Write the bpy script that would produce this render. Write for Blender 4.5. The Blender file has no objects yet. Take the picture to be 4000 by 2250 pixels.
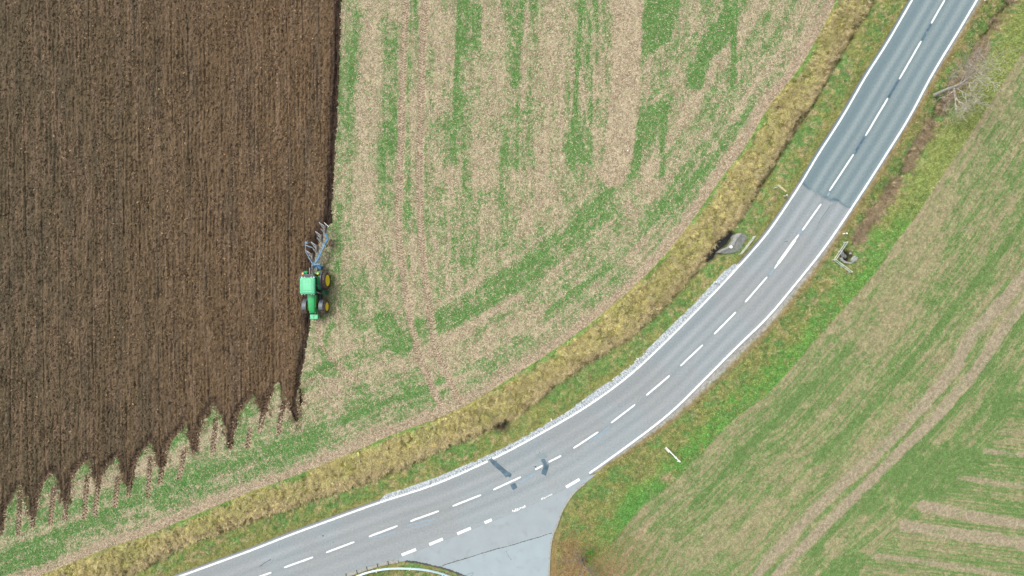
import bpy, bmesh, math, random
import numpy as np
from mathutils import Vector, Matrix
from mathutils.geometry import tessellate_polygon
random.seed(7); rng = np.random.default_rng(7)
R = math.radians
# ------------------------------------------------------------------ camera, sky, sun, exposure
H = 80.0; S = 100.0/3.0          # drone height in metres; survey units per metre on the ground
sc = bpy.context.scene
cam_d = bpy.data.cameras.new('camera'); cam = bpy.data.objects.new('camera', cam_d)
sc.collection.objects.link(cam); cam.location = (0, 0, H); cam.rotation_euler = (0, 0, 0)
cam_d.sensor_width = 36; cam_d.lens = 24; cam_d.clip_start = 1; cam_d.clip_end = 6000
sc.camera = cam
SUN_EL, SUN_AZ = R(52), R(-55)     # azimuth: 0 = +Y, clockwise positive is east
w = bpy.data.worlds.new('World'); sc.world = w; w.use_nodes = True
nt = w.node_tree; nt.nodes.clear()
sky = nt.nodes.new('ShaderNodeTexSky'); sky.sky_type = 'NISHITA'; sky.sun_disc = False
sky.sun_elevation = SUN_EL; sky.sun_rotation = SUN_AZ
sky.air_density = 1.0; sky.dust_density = 6.0; sky.ozone_density = 1.0
hs = nt.nodes.new('ShaderNodeHueSaturation'); hs.inputs['Saturation'].default_value = 0.22
bg = nt.nodes.new('ShaderNodeBackground'); bg.inputs['Strength'].default_value = 0.13
wo = nt.nodes.new('ShaderNodeOutputWorld')
nt.links.new(sky.outputs[0], hs.inputs['Color']); nt.links.new(hs.outputs[0], bg.inputs['Color'])
nt.links.new(bg.outputs[0], wo.inputs['Surface'])
sd = bpy.data.lights.new('sun', 'SUN'); sd.energy = 1.1; sd.angle = R(12); sd.color = (1.0, 0.96, 0.9)
so = bpy.data.objects.new('sun', sd); sc.collection.objects.link(so)
dv = Vector((math.sin(SUN_AZ)*math.cos(SUN_EL), math.cos(SUN_AZ)*math.cos(SUN_EL), math.sin(SUN_EL)))
so.rotation_euler = dv.to_track_quat('Z', 'Y').to_euler(); so.location = (0, 0, 60)
sc.view_settings.view_transform = 'Standard'; sc.view_settings.look = 'None'
sc.view_settings.gamma = 1; sc.view_settings.exposure = 0.78
sc.cycles.max_bounces = 4; sc.cycles.diffuse_bounces = 2

# ------------------------------------------------------------------ helpers
KA = 0.55
def lin(c):
    c = np.asarray(c, dtype=float)/255.0
    return np.where(c <= 0.04045, c/12.92, ((c+0.055)/1.055)**2.4)
def alb(*c): return lin(c)*KA
def M(pts): return [((x-2000)/S, (1125-y)/S) for x, y in pts]
def P(x, y, z=0.0):
    "point at height z whose survey position (read off the vertical air photo) is x, y"
    f = (H-z)/H/S
    return Vector(((x-2000)*f, (1125-y)*f, z))
def tag(o, label, cat=None, group=None, kind=None):
    o['label'] = label
    if cat: o['category'] = cat
    if group: o['group'] = group
    if kind: o['kind'] = kind
    return o
def link(name, me, mat=None, parent=None):
    o = bpy.data.objects.new(name, me)
    if mat is not None: me.materials.append(mat)
    sc.collection.objects.link(o)
    if parent is not None: o.parent = parent
    return o
def empty(name, loc, label, cat, group=None, rz=0):
    o = bpy.data.objects.new(name, None); sc.collection.objects.link(o)
    o.location = loc; o.rotation_euler = (0, 0, rz); o.empty_display_size = .3
    return tag(o, label, cat, group)
def copy_tree(o, parent=None):
    c = o.copy(); sc.collection.objects.link(c)
    if parent is not None: c.parent = parent
    for ch in list(o.children): copy_tree(ch, c)
    return c
def arr_mesh(name, V, F, C=None, smooth=False):
    "V (n,3), F (m,k) with k=3 or 4, C (n,3) linear colours"
    me = bpy.data.meshes.new(name)
    V = np.ascontiguousarray(V, dtype=np.float32); F = np.ascontiguousarray(F, dtype=np.int32)
    k = F.shape[1]
    me.vertices.add(len(V)); me.vertices.foreach_set('co', V.ravel())
    me.loops.add(F.size); me.loops.foreach_set('vertex_index', F.ravel())
    me.polygons.add(len(F)); me.polygons.foreach_set('loop_start', np.arange(0, F.size, k, dtype=np.int32))
    me.update(calc_edges=True)
    if C is not None:
        a = me.color_attributes.new('Col', 'FLOAT_COLOR', 'POINT')
        c4 = np.ones((len(V), 4), dtype=np.float32); c4[:, :3] = np.clip(C, 0.002, 0.9)
        a.data.foreach_set('color', c4.ravel())
    me.polygons.foreach_set('use_smooth', np.full(len(F), smooth, dtype=bool))
    return me

# ------------------------------------------------------------------ materials
def mat_new(name):
    m = bpy.data.materials.new(name); m.use_nodes = True
    return m, m.node_tree, m.node_tree.nodes['Principled BSDF']
def mat_attr(name, rough=0.9, fine=0.0, scale=12, bump=0.0, spec=0.2, trans=0.0):
    m, t, b = mat_new(name)
    a = t.nodes.new('ShaderNodeAttribute'); a.attribute_name = 'Col'
    b.inputs['Roughness'].default_value = rough; b.inputs['Specular IOR Level'].default_value = spec
    out = a.outputs['Color']
    if fine > 0 or bump > 0:
        g = t.nodes.new('ShaderNodeNewGeometry')
        n = t.nodes.new('ShaderNodeTexNoise'); n.inputs['Scale'].default_value = scale; n.inputs['Detail'].default_value = 5
        n.inputs['Roughness'].default_value = 0.7
        t.links.new(g.outputs['Position'], n.inputs['Vector'])
    if fine > 0:
        mr = t.nodes.new('ShaderNodeMapRange'); mr.inputs['From Min'].default_value = .25; mr.inputs['From Max'].default_value = .75
        mr.inputs['To Min'].default_value = 1-fine; mr.inputs['To Max'].default_value = 1+fine
        t.links.new(n.outputs['Fac'], mr.inputs['Value'])
        vm = t.nodes.new('ShaderNodeVectorMath'); vm.operation = 'SCALE'
        t.links.new(out, vm.inputs[0]); t.links.new(mr.outputs[0], vm.inputs['Scale']); out = vm.outputs[0]
    t.links.new(out, b.inputs['Base Color'])
    if bump > 0:
        bp = t.nodes.new('ShaderNodeBump'); bp.inputs['Strength'].default_value = 1; bp.inputs['Distance'].default_value = bump
        t.links.new(n.outputs['Fac'], bp.inputs['Height']); t.links.new(bp.outputs[0], b.inputs['Normal'])
    return m
def mat_plain(name, col, rough=0.5, metal=0.0, var=0.12, scale=6, spec=0.5, dirt=None, dirt_amt=0.0, coat=0.0):
    "procedural paint/metal/rubber: base colour with soft noise and, if given, dried dirt in patches"
    m, t, b = mat_new(name)
    tc = t.nodes.new('ShaderNodeTexCoord')
    n = t.nodes.new('ShaderNodeTexNoise'); n.inputs['Scale'].default_value = scale; n.inputs['Detail'].default_value = 6
    t.links.new(tc.outputs['Object'], n.inputs['Vector'])
    r = t.nodes.new('ShaderNodeValToRGB')
    c = np.array(col)
    r.color_ramp.elements[0].position = .3; r.color_ramp.elements[0].color = (*(c*(1-var)), 1)
    r.color_ramp.elements[1].position = .7; r.color_ramp.elements[1].color = (*np.minimum(c*(1+var), .95), 1)
    t.links.new(n.outputs['Fac'], r.inputs['Fac']); out = r.outputs[0]
    if dirt is not None:
        n2 = t.nodes.new('ShaderNodeTexNoise'); n2.inputs['Scale'].default_value = scale*1.7; n2.inputs['Detail'].default_value = 8
        t.links.new(tc.outputs['Object'], n2.inputs['Vector'])
        mr = t.nodes.new('ShaderNodeMapRange'); mr.inputs['From Min'].default_value = .62-dirt_amt*.5; mr.inputs['From Max'].default_value = .78-dirt_amt*.5
        t.links.new(n2.outputs['Fac'], mr.inputs['Value'])
        mx = t.nodes.new('ShaderNodeMix'); mx.data_type = 'RGBA'
        t.links.new(mr.outputs[0], mx.inputs['Factor']); t.links.new(out, mx.inputs['A']); mx.inputs['B'].default_value = (*dirt, 1)
        out = mx.outputs['Result']
    t.links.new(out, b.inputs['Base Color'])
    b.inputs['Roughness'].default_value = rough; b.inputs['Metallic'].default_value = metal
    b.inputs['Specular IOR Level'].default_value = spec; b.inputs['Coat Weight'].default_value = coat
    return m
DIRT = tuple(alb(125, 104, 84))
MT = dict(
    ground=mat_attr('soil_and_grass', 0.95, .22, 9, .03),
    soil=mat_attr('ploughed_soil', 0.9, .28, 14, .05),
    leaf=mat_attr('plant_blades', 0.7, 0, 1, 0, .3),
    straw=mat_attr('straw', 0.75, 0, 1, 0, .3),
    clod=mat_attr('soil_clods', 0.9, .2, 20, 0),
    road=mat_attr('asphalt', 0.85, .2, 5, .004, .3),
    stone=mat_attr('stone', 0.85, .15, 14, .01),
    bark=mat_attr('bark', 0.9, .25, 30, .01),
    paint=mat_plain('road_paint', (.66, .69, .69), .6, var=.06, scale=5, dirt=tuple(alb(195, 203, 206)), dirt_amt=.12),
    worn=mat_plain('worn_road_paint', (.62, .65, .66), .7, var=.1, scale=9, dirt=tuple(alb(168, 180, 184)), dirt_amt=.3),
    patch=mat_plain('fresh_asphalt_patch', alb(88, 116, 132), .8, var=.3, scale=1.3, dirt=tuple(alb(135, 155, 165)), dirt_amt=.12),
    faint=mat_plain('faint_asphalt_patch', alb(150, 166, 171), .85, var=.06, scale=2),
    ghost=mat_plain('removed_line_paint', alb(155, 185, 205), .8, var=.1, scale=3, dirt=tuple(alb(150, 170, 182)), dirt_amt=.2),
    green=mat_plain('green_paint', (.012, .30, .085), .38, var=.1, scale=1.4, dirt=DIRT, dirt_amt=.02, coat=.3),
    green2=mat_plain('faded_green_roof', (.075, .40, .20), .5, var=.07, scale=1.4, coat=.1),
    dgreen=mat_plain('dark_green_frame', (.01, .12, .05), .6, var=.3, scale=3, dirt=DIRT, dirt_amt=.2),
    yellow=mat_plain('yellow_rim', (.92, .68, .02), .4, var=.05, scale=4, dirt=DIRT, dirt_amt=.02),
    tyre=mat_plain('muddy_tyre', (.035, .032, .03), .85, var=.3, scale=5, dirt=tuple(alb(140, 118, 98)), dirt_amt=.36),
    fender=mat_plain('grey_black_fender', (.07, .085, .105), .5, var=.15, scale=3, dirt=DIRT, dirt_amt=.05),
    glass=mat_plain('tinted_glass', (.02, .028, .03), .08, var=.1, scale=1),
    black=mat_plain('black_plastic', (.015, .016, .017), .5, var=.2),
    amber=mat_plain('amber_beacon', (.85, .42, .02), .25, var=.05),
    blue=mat_plain('blue_plough_paint', (.015, .12, .24), .45, var=.3, scale=3, dirt=tuple(alb(100, 110, 118)), dirt_amt=.15),
    lblue=mat_plain('worn_pale_blue_paint', (.10, .20, .30), .5, var=.25, scale=3, dirt=DIRT, dirt_amt=.15),
    steel=mat_plain('scoured_steel', (.10, .105, .11), .45, metal=.3, var=.4, scale=5, dirt=tuple(alb(120, 100, 84)), dirt_amt=.4),
    galv=mat_plain('galvanised_steel', (.60, .66, .64), .5, metal=.0, var=.12, scale=3),
    stay=mat_plain('bare_grey_steel', (.42, .44, .45), .45, metal=.3, var=.3, scale=4, dirt=DIRT, dirt_amt=.2),
    mudtyre=mat_plain('mud_caked_tyre', tuple(alb(158, 130, 104)), .9, var=.2, scale=5),
    rail=mat_plain('guard_rail_steel', (.33, .44, .48), .45, metal=.15, var=.08, scale=2),
    white=mat_plain('white_plastic', (.82, .83, .82), .5, var=.03),
    cream=mat_plain('pale_yellow_sign_board', (.42, .36, .20), .6, var=.12, scale=5),
    concrete=mat_plain('weathered_concrete', alb(176, 178, 172), .9, var=.2, scale=3, dirt=tuple(alb(130, 132, 122)), dirt_amt=.15),
    slabc=mat_plain('rough_grey_concrete', alb(138, 142, 138), .95, var=.25, scale=5, dirt=tuple(alb(105, 112, 104)), dirt_amt=.2),
    side=mat_plain('side_road_concrete', alb(176, 188, 193), .9, var=.05, scale=.6, dirt=tuple(alb(168, 176, 180)), dirt_amt=.12),
    side2=mat_plain('pale_side_road_concrete', alb(180, 196, 202), .9, var=.045, scale=.6, dirt=tuple(alb(172, 184, 188)), dirt_amt=.12),
    kerb=mat_plain('kerb_stone', alb(186, 186, 178), .9, var=.1, scale=4, dirt=tuple(alb(140, 135, 120)), dirt_amt=.15),
    crack=mat_plain('joint_tar', alb(88, 92, 90), .9, var=.2),
    water=mat_plain('dark_ditch_water', (.012, .014, .011), .12, var=.2),
)

# ------------------------------------------------------------------ mesh builder
class MB:
    def __init__(s): s.v = []; s.f = []
    def add(s, vs, fs):
        n = len(s.v); s.v += [tuple(v) for v in vs]; s.f += [[i+n for i in f] for f in fs]; return s
    def box(s, c, size, rot=None, taper=1.0):
        x, y, z = [d/2 for d in size]
        vs = [Vector((sx*x*(taper if sz > 0 else 1), sy*y*(taper if sz > 0 else 1), sz*z)) for sz in (-1, 1) for sx, sy in ((-1, -1), (1, -1), (1, 1), (-1, 1))]
        if rot is not None: vs = [rot @ v for v in vs]
        vs = [v+Vector(c) for v in vs]
        return s.add(vs, [[3, 2, 1, 0], [4, 5, 6, 7], [0, 1, 5, 4], [1, 2, 6, 5], [2, 3, 7, 6], [3, 0, 4, 7]])
    def bar(s, a, b, wd, ht=None, up=Vector((0, 0, 1))):
        a = Vector(a); b = Vector(b); ht = ht or wd; d = (b-a).normalized()
        sd = d.cross(up)
        if sd.length < 1e-4: sd = d.cross(Vector((0, 1, 0)))
        sd.normalize(); u = sd.cross(d)
        vs = [q + sd*sx*wd/2 + u*sz*ht/2 for q in (a, b) for sx, sz in ((-1, -1), (1, -1), (1, 1), (-1, 1))]
        return s.add(vs, [[0, 1, 2, 3], [7, 6, 5, 4], [0, 4, 5, 1], [1, 5, 6, 2], [2, 6, 7, 3], [3, 7, 4, 0]])
    def tube(s, pts, rads, n=8, cap=True):
        pts = [Vector(p) for p in pts]
        if not hasattr(rads, '__len__'): rads = [rads]*len(pts)
        vs = []; fs = []
        for i, p in enumerate(pts):
            d = (pts[min(i+1, len(pts)-1)]-pts[max(i-1, 0)]).normalized()
            a = d.cross(Vector((0, 0, 1)))
            if a.length < .05: a = d.cross(Vector((1, 0, 0)))
            a.normalize(); b = d.cross(a)
            vs += [p+(a*math.cos(2*math.pi*k/n)+b*math.sin(2*math.pi*k/n))*rads[i] for k in range(n)]
        for i in range(len(pts)-1):
            for k in range(n):
                fs.append([i*n+k, i*n+(k+1) % n, (i+1)*n+(k+1) % n, (i+1)*n+k])
        if cap: fs.append(list(range(n))[::-1]); fs.append([(len(pts)-1)*n+k for k in range(n)])
        return s.add(vs, fs)
    def revolve_x(s, c, prof, n=32):
        "profile [(x, r)] closed, revolved about the x axis through c"
        m = len(prof); vs = []; fs = []
        for k in range(n):
            a = 2*math.pi*k/n
            vs += [(c[0]+x, c[1]+r*math.cos(a), c[2]+r*math.sin(a)) for x, r in prof]
        for k in range(n):
            for j in range(m):
                fs.append([k*m+j, k*m+(j+1) % m, ((k+1) % n)*m+(j+1) % m, ((k+1) % n)*m+j])
        return s.add(vs, fs)
    def prism(s, poly, z0, z1):
        n = len(poly)
        vs = [(x, y, z0) for x, y in poly]+[(x, y, z1) for x, y in poly]
        fs = [list(range(n))[::-1], [n+i for i in range(n)]]+[[i, (i+1) % n, n+(i+1) % n, n+i] for i in range(n)]
        return s.add(vs, fs)
    def loft(s, rings, cap=True):
        n = len(rings[0]); vs = [v for r in rings for v in r]; fs = []
        for i in range(len(rings)-1):
            for k in range(n): fs.append([i*n+k, i*n+(k+1) % n, (i+1)*n+(k+1) % n, (i+1)*n+k])
        if cap: fs.append(list(range(n))[::-1]); fs.append([(len(rings)-1)*n+k for k in range(n)])
        return s.add(vs, fs)
    def build(s, name, mat, parent=None, bevel=0.0, smooth=False, seg=2):
        me = bpy.data.meshes.new(name); me.from_pydata(s.v, [], s.f)
        bm = bmesh.new(); bm.from_mesh(me)
        bmesh.ops.recalc_face_normals(bm, faces=bm.faces)
        if bevel > 0:
            es = [e for e in bm.edges if len(e.link_faces) == 2 and e.calc_face_angle(0) > .5]
            bmesh.ops.bevel(bm, geom=es, offset=bevel, segments=seg, affect='EDGES', profile=.6, clamp_overlap=True)
        if smooth:
            for f in bm.faces: f.smooth = True
            for e in bm.edges:
                if len(e.link_faces) == 2 and e.calc_face_angle(0) > .7: e.smooth = False
        bm.to_mesh(me); bm.free()
        return link(name, me, mat, parent)

# ------------------------------------------------------------------ survey lines
def catmull(pts, step=.12, sigma=0.0):
    p = np.array(pts, dtype=float)
    p = np.vstack([2*p[0]-p[1], p, 2*p[-1]-p[-2]]); out = []
    for i in range(1, len(p)-2):
        L = np.linalg.norm(p[i+1]-p[i]); n = max(2, int(L/step)); t = np.linspace(0, 1, n, endpoint=False)[:, None]
        out.append(.5*((2*p[i])+(-p[i-1]+p[i+1])*t+(2*p[i-1]-5*p[i]+4*p[i+1]-p[i+2])*t**2+(-p[i-1]+3*p[i]-3*p[i+1]+p[i+2])*t**3))
    o = np.vstack(out+[p[-2][None]])
    d = np.r_[0, np.cumsum(np.linalg.norm(np.diff(o, axis=0), axis=1))]
    q = np.arange(0, d[-1], step); o = np.c_[np.interp(q, d, o[:, 0]), np.interp(q, d, o[:, 1])]
    if sigma > 0:
        k = int(3*sigma/step); kern = np.exp(-.5*(np.arange(-k, k+1)*step/sigma)**2); kern /= kern.sum()
        pre = o[0]-(o[1]-o[0])*np.arange(k, 0, -1)[:, None]; post = o[-1]+(o[-1]-o[-2])*np.arange(1, k+1)[:, None]
        e = np.vstack([pre, o, post]); o = np.c_[np.convolve(e[:, 0], kern, 'valid'), np.convolve(e[:, 1], kern, 'valid')]
    return o
def extend(pts, a, b):
    p = [np.array(q, float) for q in pts]
    u = (p[0]-p[1])/np.linalg.norm(p[0]-p[1]); v = (p[-1]-p[-2])/np.linalg.norm(p[-1]-p[-2])
    return [p[0]+u*a]+p+[p[-1]+v*b]
LLpx = [(707,2250),(1000,2143),(1111,2098),(1281,2036),(1487,1961),(1698,1893),(1909,1800),(2000,1755),(2246,1617),(2405,1509),(2531,1402),(2784,1150),(2985,929),(3041,850),(3141,700),(3182,624),(3257,511),(3326,398),(3381,298),(3461,177),(3563,0)]
RLpx = [(1250,2285),(1380,2238),(1490,2198),(1597,2157),(1703,2116),(1813,2074),(1907,2036),(2027,1988),(2131,1941),(2237,1887),(2302,1849),(2586,1640),(2734,1500),(2861,1372),(3000,1238),(3074,1150),(3204,990),(3302,850),(3400,700),(3469,591),(3552,458),(3643,287),(3734,138),(3816,0)]
LL = catmull(extend(M(LLpx), 45, 45), .12, 1.6); RL = catmull(extend(M(RLpx), 60, 45), .12, 1.2)
B1px = [(-400,2440),(147,2250),(410,2145),(586,2086),(762,2010),(1000,1913),(1205,1838),(1410,1752),(1528,1699),(1704,1635),(1845,1570),(2000,1471),(2193,1346),(2353,1225),(2497,1098),(2624,965),(2740,810),(2800,718),(2911,574),(3000,420),(3099,298),(3193,149),(3265,0),(3380,-260)]
D1px = [(-100,2500),(499,2250),(704,2139),(880,2080),(1000,2033),(1293,1930),(1528,1852),(1733,1752),(1991,1648),(2166,1510),(2309,1418),(2469,1313),(2580,1219),(2690,1098),(2773,1009),(2850,904),(2911,838),(3000,685),(3127,486),(3221,331),(3298,199),(3375,72),(3420,0),(3540,-240)]
B2px = [(2120,2560),(2230,2330),(2330,2200),(2434,2069),(2504,1981),(2622,1887),(2716,1799),(2839,1664),(3000,1536),(3088,1441),(3199,1313),(3304,1197),(3420,1064),(3497,948),(3580,844),(3663,711),(3801,508),(4000,190),(4160,-100),(4300,-350)]
D2px = [(3353,937),(3386,882),(3458,784),(3541,674),(3596,563),(3679,431),(3762,309),(3828,210),(3883,99),(3955,0),(4100,-260)]
B1 = catmull(M(B1px), .8, .8); D1 = catmull(M(D1px), .8, .8); B2 = catmull(M(B2px), .8, .6); D2 = catmull(M(D2px), .8, .8)

# ------------------------------------------------------------------ ground grid
STEP = .1
gx = np.arange(-66, 66+1e-6, STEP); gy = np.arange(-39, 39+1e-6, STEP)
NX, NY = len(gx), len(gy); X, Y = np.meshgrid(gx, gy)      # [row y, col x]
def win(x0, x1, y0, y1):
    i0 = max(0, int((x0-gx[0])/STEP)); i1 = min(NX, int((x1-gx[0])/STEP)+2)
    j0 = max(0, int((y0-gy[0])/STEP)); j1 = min(NY, int((y1-gy[0])/STEP)+2)
    return slice(j0, max(j0, j1)), slice(i0, max(i0, i1))
def dist(pts, maxd=1e9, arc=False):
    D = np.full(X.shape, float(min(maxd, 1e9))); A = np.zeros(X.shape) if arc else None; s0 = 0
    for (ax, ay), (bx, by) in zip(pts[:-1], pts[1:]):
        W_ = win(min(ax, bx)-maxd, max(ax, bx)+maxd, min(ay, by)-maxd, max(ay, by)+maxd)
        L = math.hypot(bx-ax, by-ay)
        if L < 1e-6: continue
        x = X[W_]; y = Y[W_]
        if x.size:
            t = np.clip(((x-ax)*(bx-ax)+(y-ay)*(by-ay))/L**2, 0, 1)
            d = np.hypot(x-ax-t*(bx-ax), y-ay-t*(by-ay)); m = d < D[W_]
            D[W_] = np.where(m, d, D[W_])
            if arc: A[W_] = np.where(m, s0+t*L, A[W_])
        s0 += L
    return (D, A) if arc else D
def inside(poly):
    I = np.zeros(X.shape, bool); n = len(poly)
    for k in range(n):
        (ax, ay), (bx, by) = poly[k], poly[(k+1) % n]
        if ay == by: continue
        lo, hi = min(ay, by), max(ay, by)
        j = np.nonzero((gy > lo) & (gy <= hi))[0]
        if len(j) == 0: continue
        xi = ax+(gy[j]-ay)*(bx-ax)/(by-ay)
        I[j] ^= gx[None, :] > xi[:, None]
    return I
TAB = rng.random((512, 512))
def vn(x, y, seed=0):
    x = x+seed*37.31; y = y-seed*19.77
    xi = np.floor(x).astype(int); yi = np.floor(y).astype(int); fx = x-xi; fy = y-yi
    fx = fx*fx*(3-2*fx); fy = fy*fy*(3-2*fy)
    a = TAB[yi & 511, xi & 511]; b = TAB[yi & 511, (xi+1) & 511]; c = TAB[(yi+1) & 511, xi & 511]; d = TAB[(yi+1) & 511, (xi+1) & 511]
    return (a*(1-fx)+b*fx)*(1-fy)+(c*(1-fx)+d*fx)*fy
def fbm(x, y, seed=0, o=3):
    t = 0; a = .5; n = 0
    for i in range(o): t = t+a*vn(x*2**i, y*2**i, seed+i*3); n += a; a *= .5
    return t/n
def sm(a, b, x):
    t = np.clip((x-a)/(b-a), 0, 1); return t*t*(3-2*t)
def mix(a, b, t): return a*(1-t[..., None])+np.asarray(b)*t[..., None]
def blur(A, k):
    for _ in range(2):
        c = np.cumsum(np.pad(A, ((k+1, k), (0, 0)), 'edge'), axis=0); A = (c[2*k+1:]-c[:-2*k-1])/(2*k+1)
        c = np.cumsum(np.pad(A, ((0, 0), (k+1, k)), 'edge'), axis=1); A = (c[:, 2*k+1:]-c[:, :-2*k-1])/(2*k+1)
    return A

wb = lambda a, s: (fbm(X/a, Y/a, s, 3)-.5)                 # wobble field
BIG = 200
field_in = inside([tuple(p) for p in B1]+[(BIG, 80), (-BIG, 80), (-BIG, -60)])
crop_in = inside([tuple(p) for p in B2]+[(BIG, 60), (BIG, -60)])
tall_in = inside([tuple(p) for p in B1]+[tuple(p) for p in D1[::-1]])
road_in = inside([tuple(p) for p in LL[::6]]+[tuple(p) for p in RL[::-6]])
dB1, sB1 = dist(B1, 30, True); dD1 = dist(D1, 8); dB2, sB2 = dist(B2, 90, True); dD2, sD2 = dist(D2, 6, True)
dLL = dist(LL[::6], 8); dRL = dist(RL[::6], 8)

# ploughed outline: last furrow on the right, ragged headland below
PLpx = [(1338,-400),(1335,0),(1320,388),(1301,745),(1294,868),(1268,900),(1252,935),(1238,970),(1228,1010),(1222,1060),(1216,1240),(1196,1360),(1175,1475),(1163,1570),(1154,1650),(1147,1640),(1136,1600),(1118,1560),(1102,1520),(1088,1488),(1060,1510),(1036,1550),(1026,1600),(1010,1560),(996,1530),(966,1545),(925,1600),(905,1650),(895,1718),(885,1660),(862,1600),(838,1556),(815,1580),(785,1630),(765,1680),(757,1750),(748,1700),(735,1660),(718,1637),(690,1680),(655,1710),(635,1750),(624,1808),(612,1760),(600,1725),(586,1700),(560,1740),(525,1780),(508,1820),(501,1872),(490,1830),(475,1790),(463,1764),(430,1790),(400,1820),(386,1840),(377,1872),(362,1820),(337,1783),(300,1810),(270,1850),(252,1948),(240,1890),(225,1850),(205,1824),(175,1850),(150,1890),(130,1940),(124,2000),(112,1940),(95,1900),(76,1887),(45,1920),(20,1960),(6,2000),(0,2050),(-20,1990),(-50,1990),(-85,2020),(-120,2090),(-140,2060),(-175,2070),(-210,2150),(-250,2110),(-400,2200),(-400,-400)]
plough_in = inside(M(PLpx)) & field_in
pl_edge = [p for p in M(PLpx) if -90 < p[0]][:-1]
dPL = dist(pl_edge, 3)
rag = np.where(Y < -11, .85, .16)
plough_in = ((np.where(plough_in, dPL, -dPL)+(fbm(X/.45, Y/.7, 19, 3)-.5)*rag*2+.38*sm(-10, -13, Y)*sm(-26, -27.5, X)*(.4+1.2*vn(X/3, Y/3, 17))) > 0) & field_in
furrow = M([(1335,-400),(1335,0),(1320,388),(1301,745),(1294,868)])
furrow2 = M([(1216,1240),(1196,1360),(1175,1475),(1163,1570),(1154,1650)])
dFu = dist(furrow, 3); dFu2 = dist(furrow2, 2)

# tyre tracks
TR = [[(1585,-300),(1585,0),(1578,200),(1572,400),(1562,700),(1557,900),(1573,1050),(1590,1180),(1615,1300),(1640,1400),(1672,1470),(1700,1540),(1725,1588)],
      [(1662,-300),(1662,0),(1650,200),(1645,450),(1638,700),(1645,900),(1652,1020),(1680,1220),(1705,1370),(1742,1450),(1775,1530),(1800,1580)],
      [(1240,1255),(1250,1330),(1275,1385),(1330,1440),(1400,1490)],
      [(1180,1500),(1270,1480),(1330,1530),(1380,1545)],
      [(1225,1440),(1290,1440),(1345,1410)]]
HT = [[(30,960),(0,1170)],[(95,850),(60,920),(20,1010)],[(135,890),(120,1170)],[(350,740),(265,830),(240,930),(215,1120)],[(355,870),(335,1110)],[(560,670),(480,770),(450,880),(430,1070)],
      [(580,790),(560,1070)],[(760,600),(690,690),(655,830),(630,1060)],[(785,800),(765,990)],[(990,530),(920,620),(880,740),(855,910)],[(1000,670),(985,930)],
      [(1220,440),(1130,540),(1090,680),(1060,850)],[(1225,620),(1190,820)],[(1415,270),(1340,370),(1320,470),(1295,610)],[(1435,420),(1415,640)],
      [(1640,250),(1580,350),(1550,450),(1530,610)],[(1665,480),(1645,610)]]
TR += [[(x/1.705, 1400+y/1.705) for x, y in t] for t in HT]
TR += [[(1060,1520),(1035,1590),(1012,1690)],[(1110,1570),(1095,1640),(1088,1700)]]
TRW = [.46, .42, .36, .25, .22]+[.36]*(len(TR)-5)
TRK = [catmull(M(t), .1, .3) for t in TR]
track_w = np.zeros(X.shape)
for i, t in enumerate(TRK):
    d = dist(t[::4], 1.0); track_w = np.maximum(track_w, (1-sm(.3 if i < 2 else .2, .52 if i < 2 else .42, d))*(.85 if i < 2 else (.35 if i in (3, 4) else (.6 if i == 2 else .9))))

# green density of the two sown fields
def paint(D, px, width, amp, soft=.6, breakup=.5, seed=1):
    pts = catmull(M(px), .6, .5) if len(px) > 2 else np.array(M(px))
    d = dist(pts, width+soft+.6)
    d = d+wb(1.1, seed)*width*.9
    k = (1-sm(width*.5, width*.5+soft, d))*(1-breakup*sm(.42, .62, vn(X/.9, Y/1.4, seed+5)))
    return D+amp*k
def patch(D, px, amp, soft=6, breakup=.5, seed=3):
    k = blur(inside(M(px)).astype(float), soft)
    n = fbm(X/1.3, Y/1.9, seed, 3)
    k = sm(.25, .75, k+(n-.5)*.9)*(1-breakup*sm(.45, .6, vn(X/.6, Y/.8, seed+9)))
    return D+amp*k
G = np.zeros(X.shape)
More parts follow.
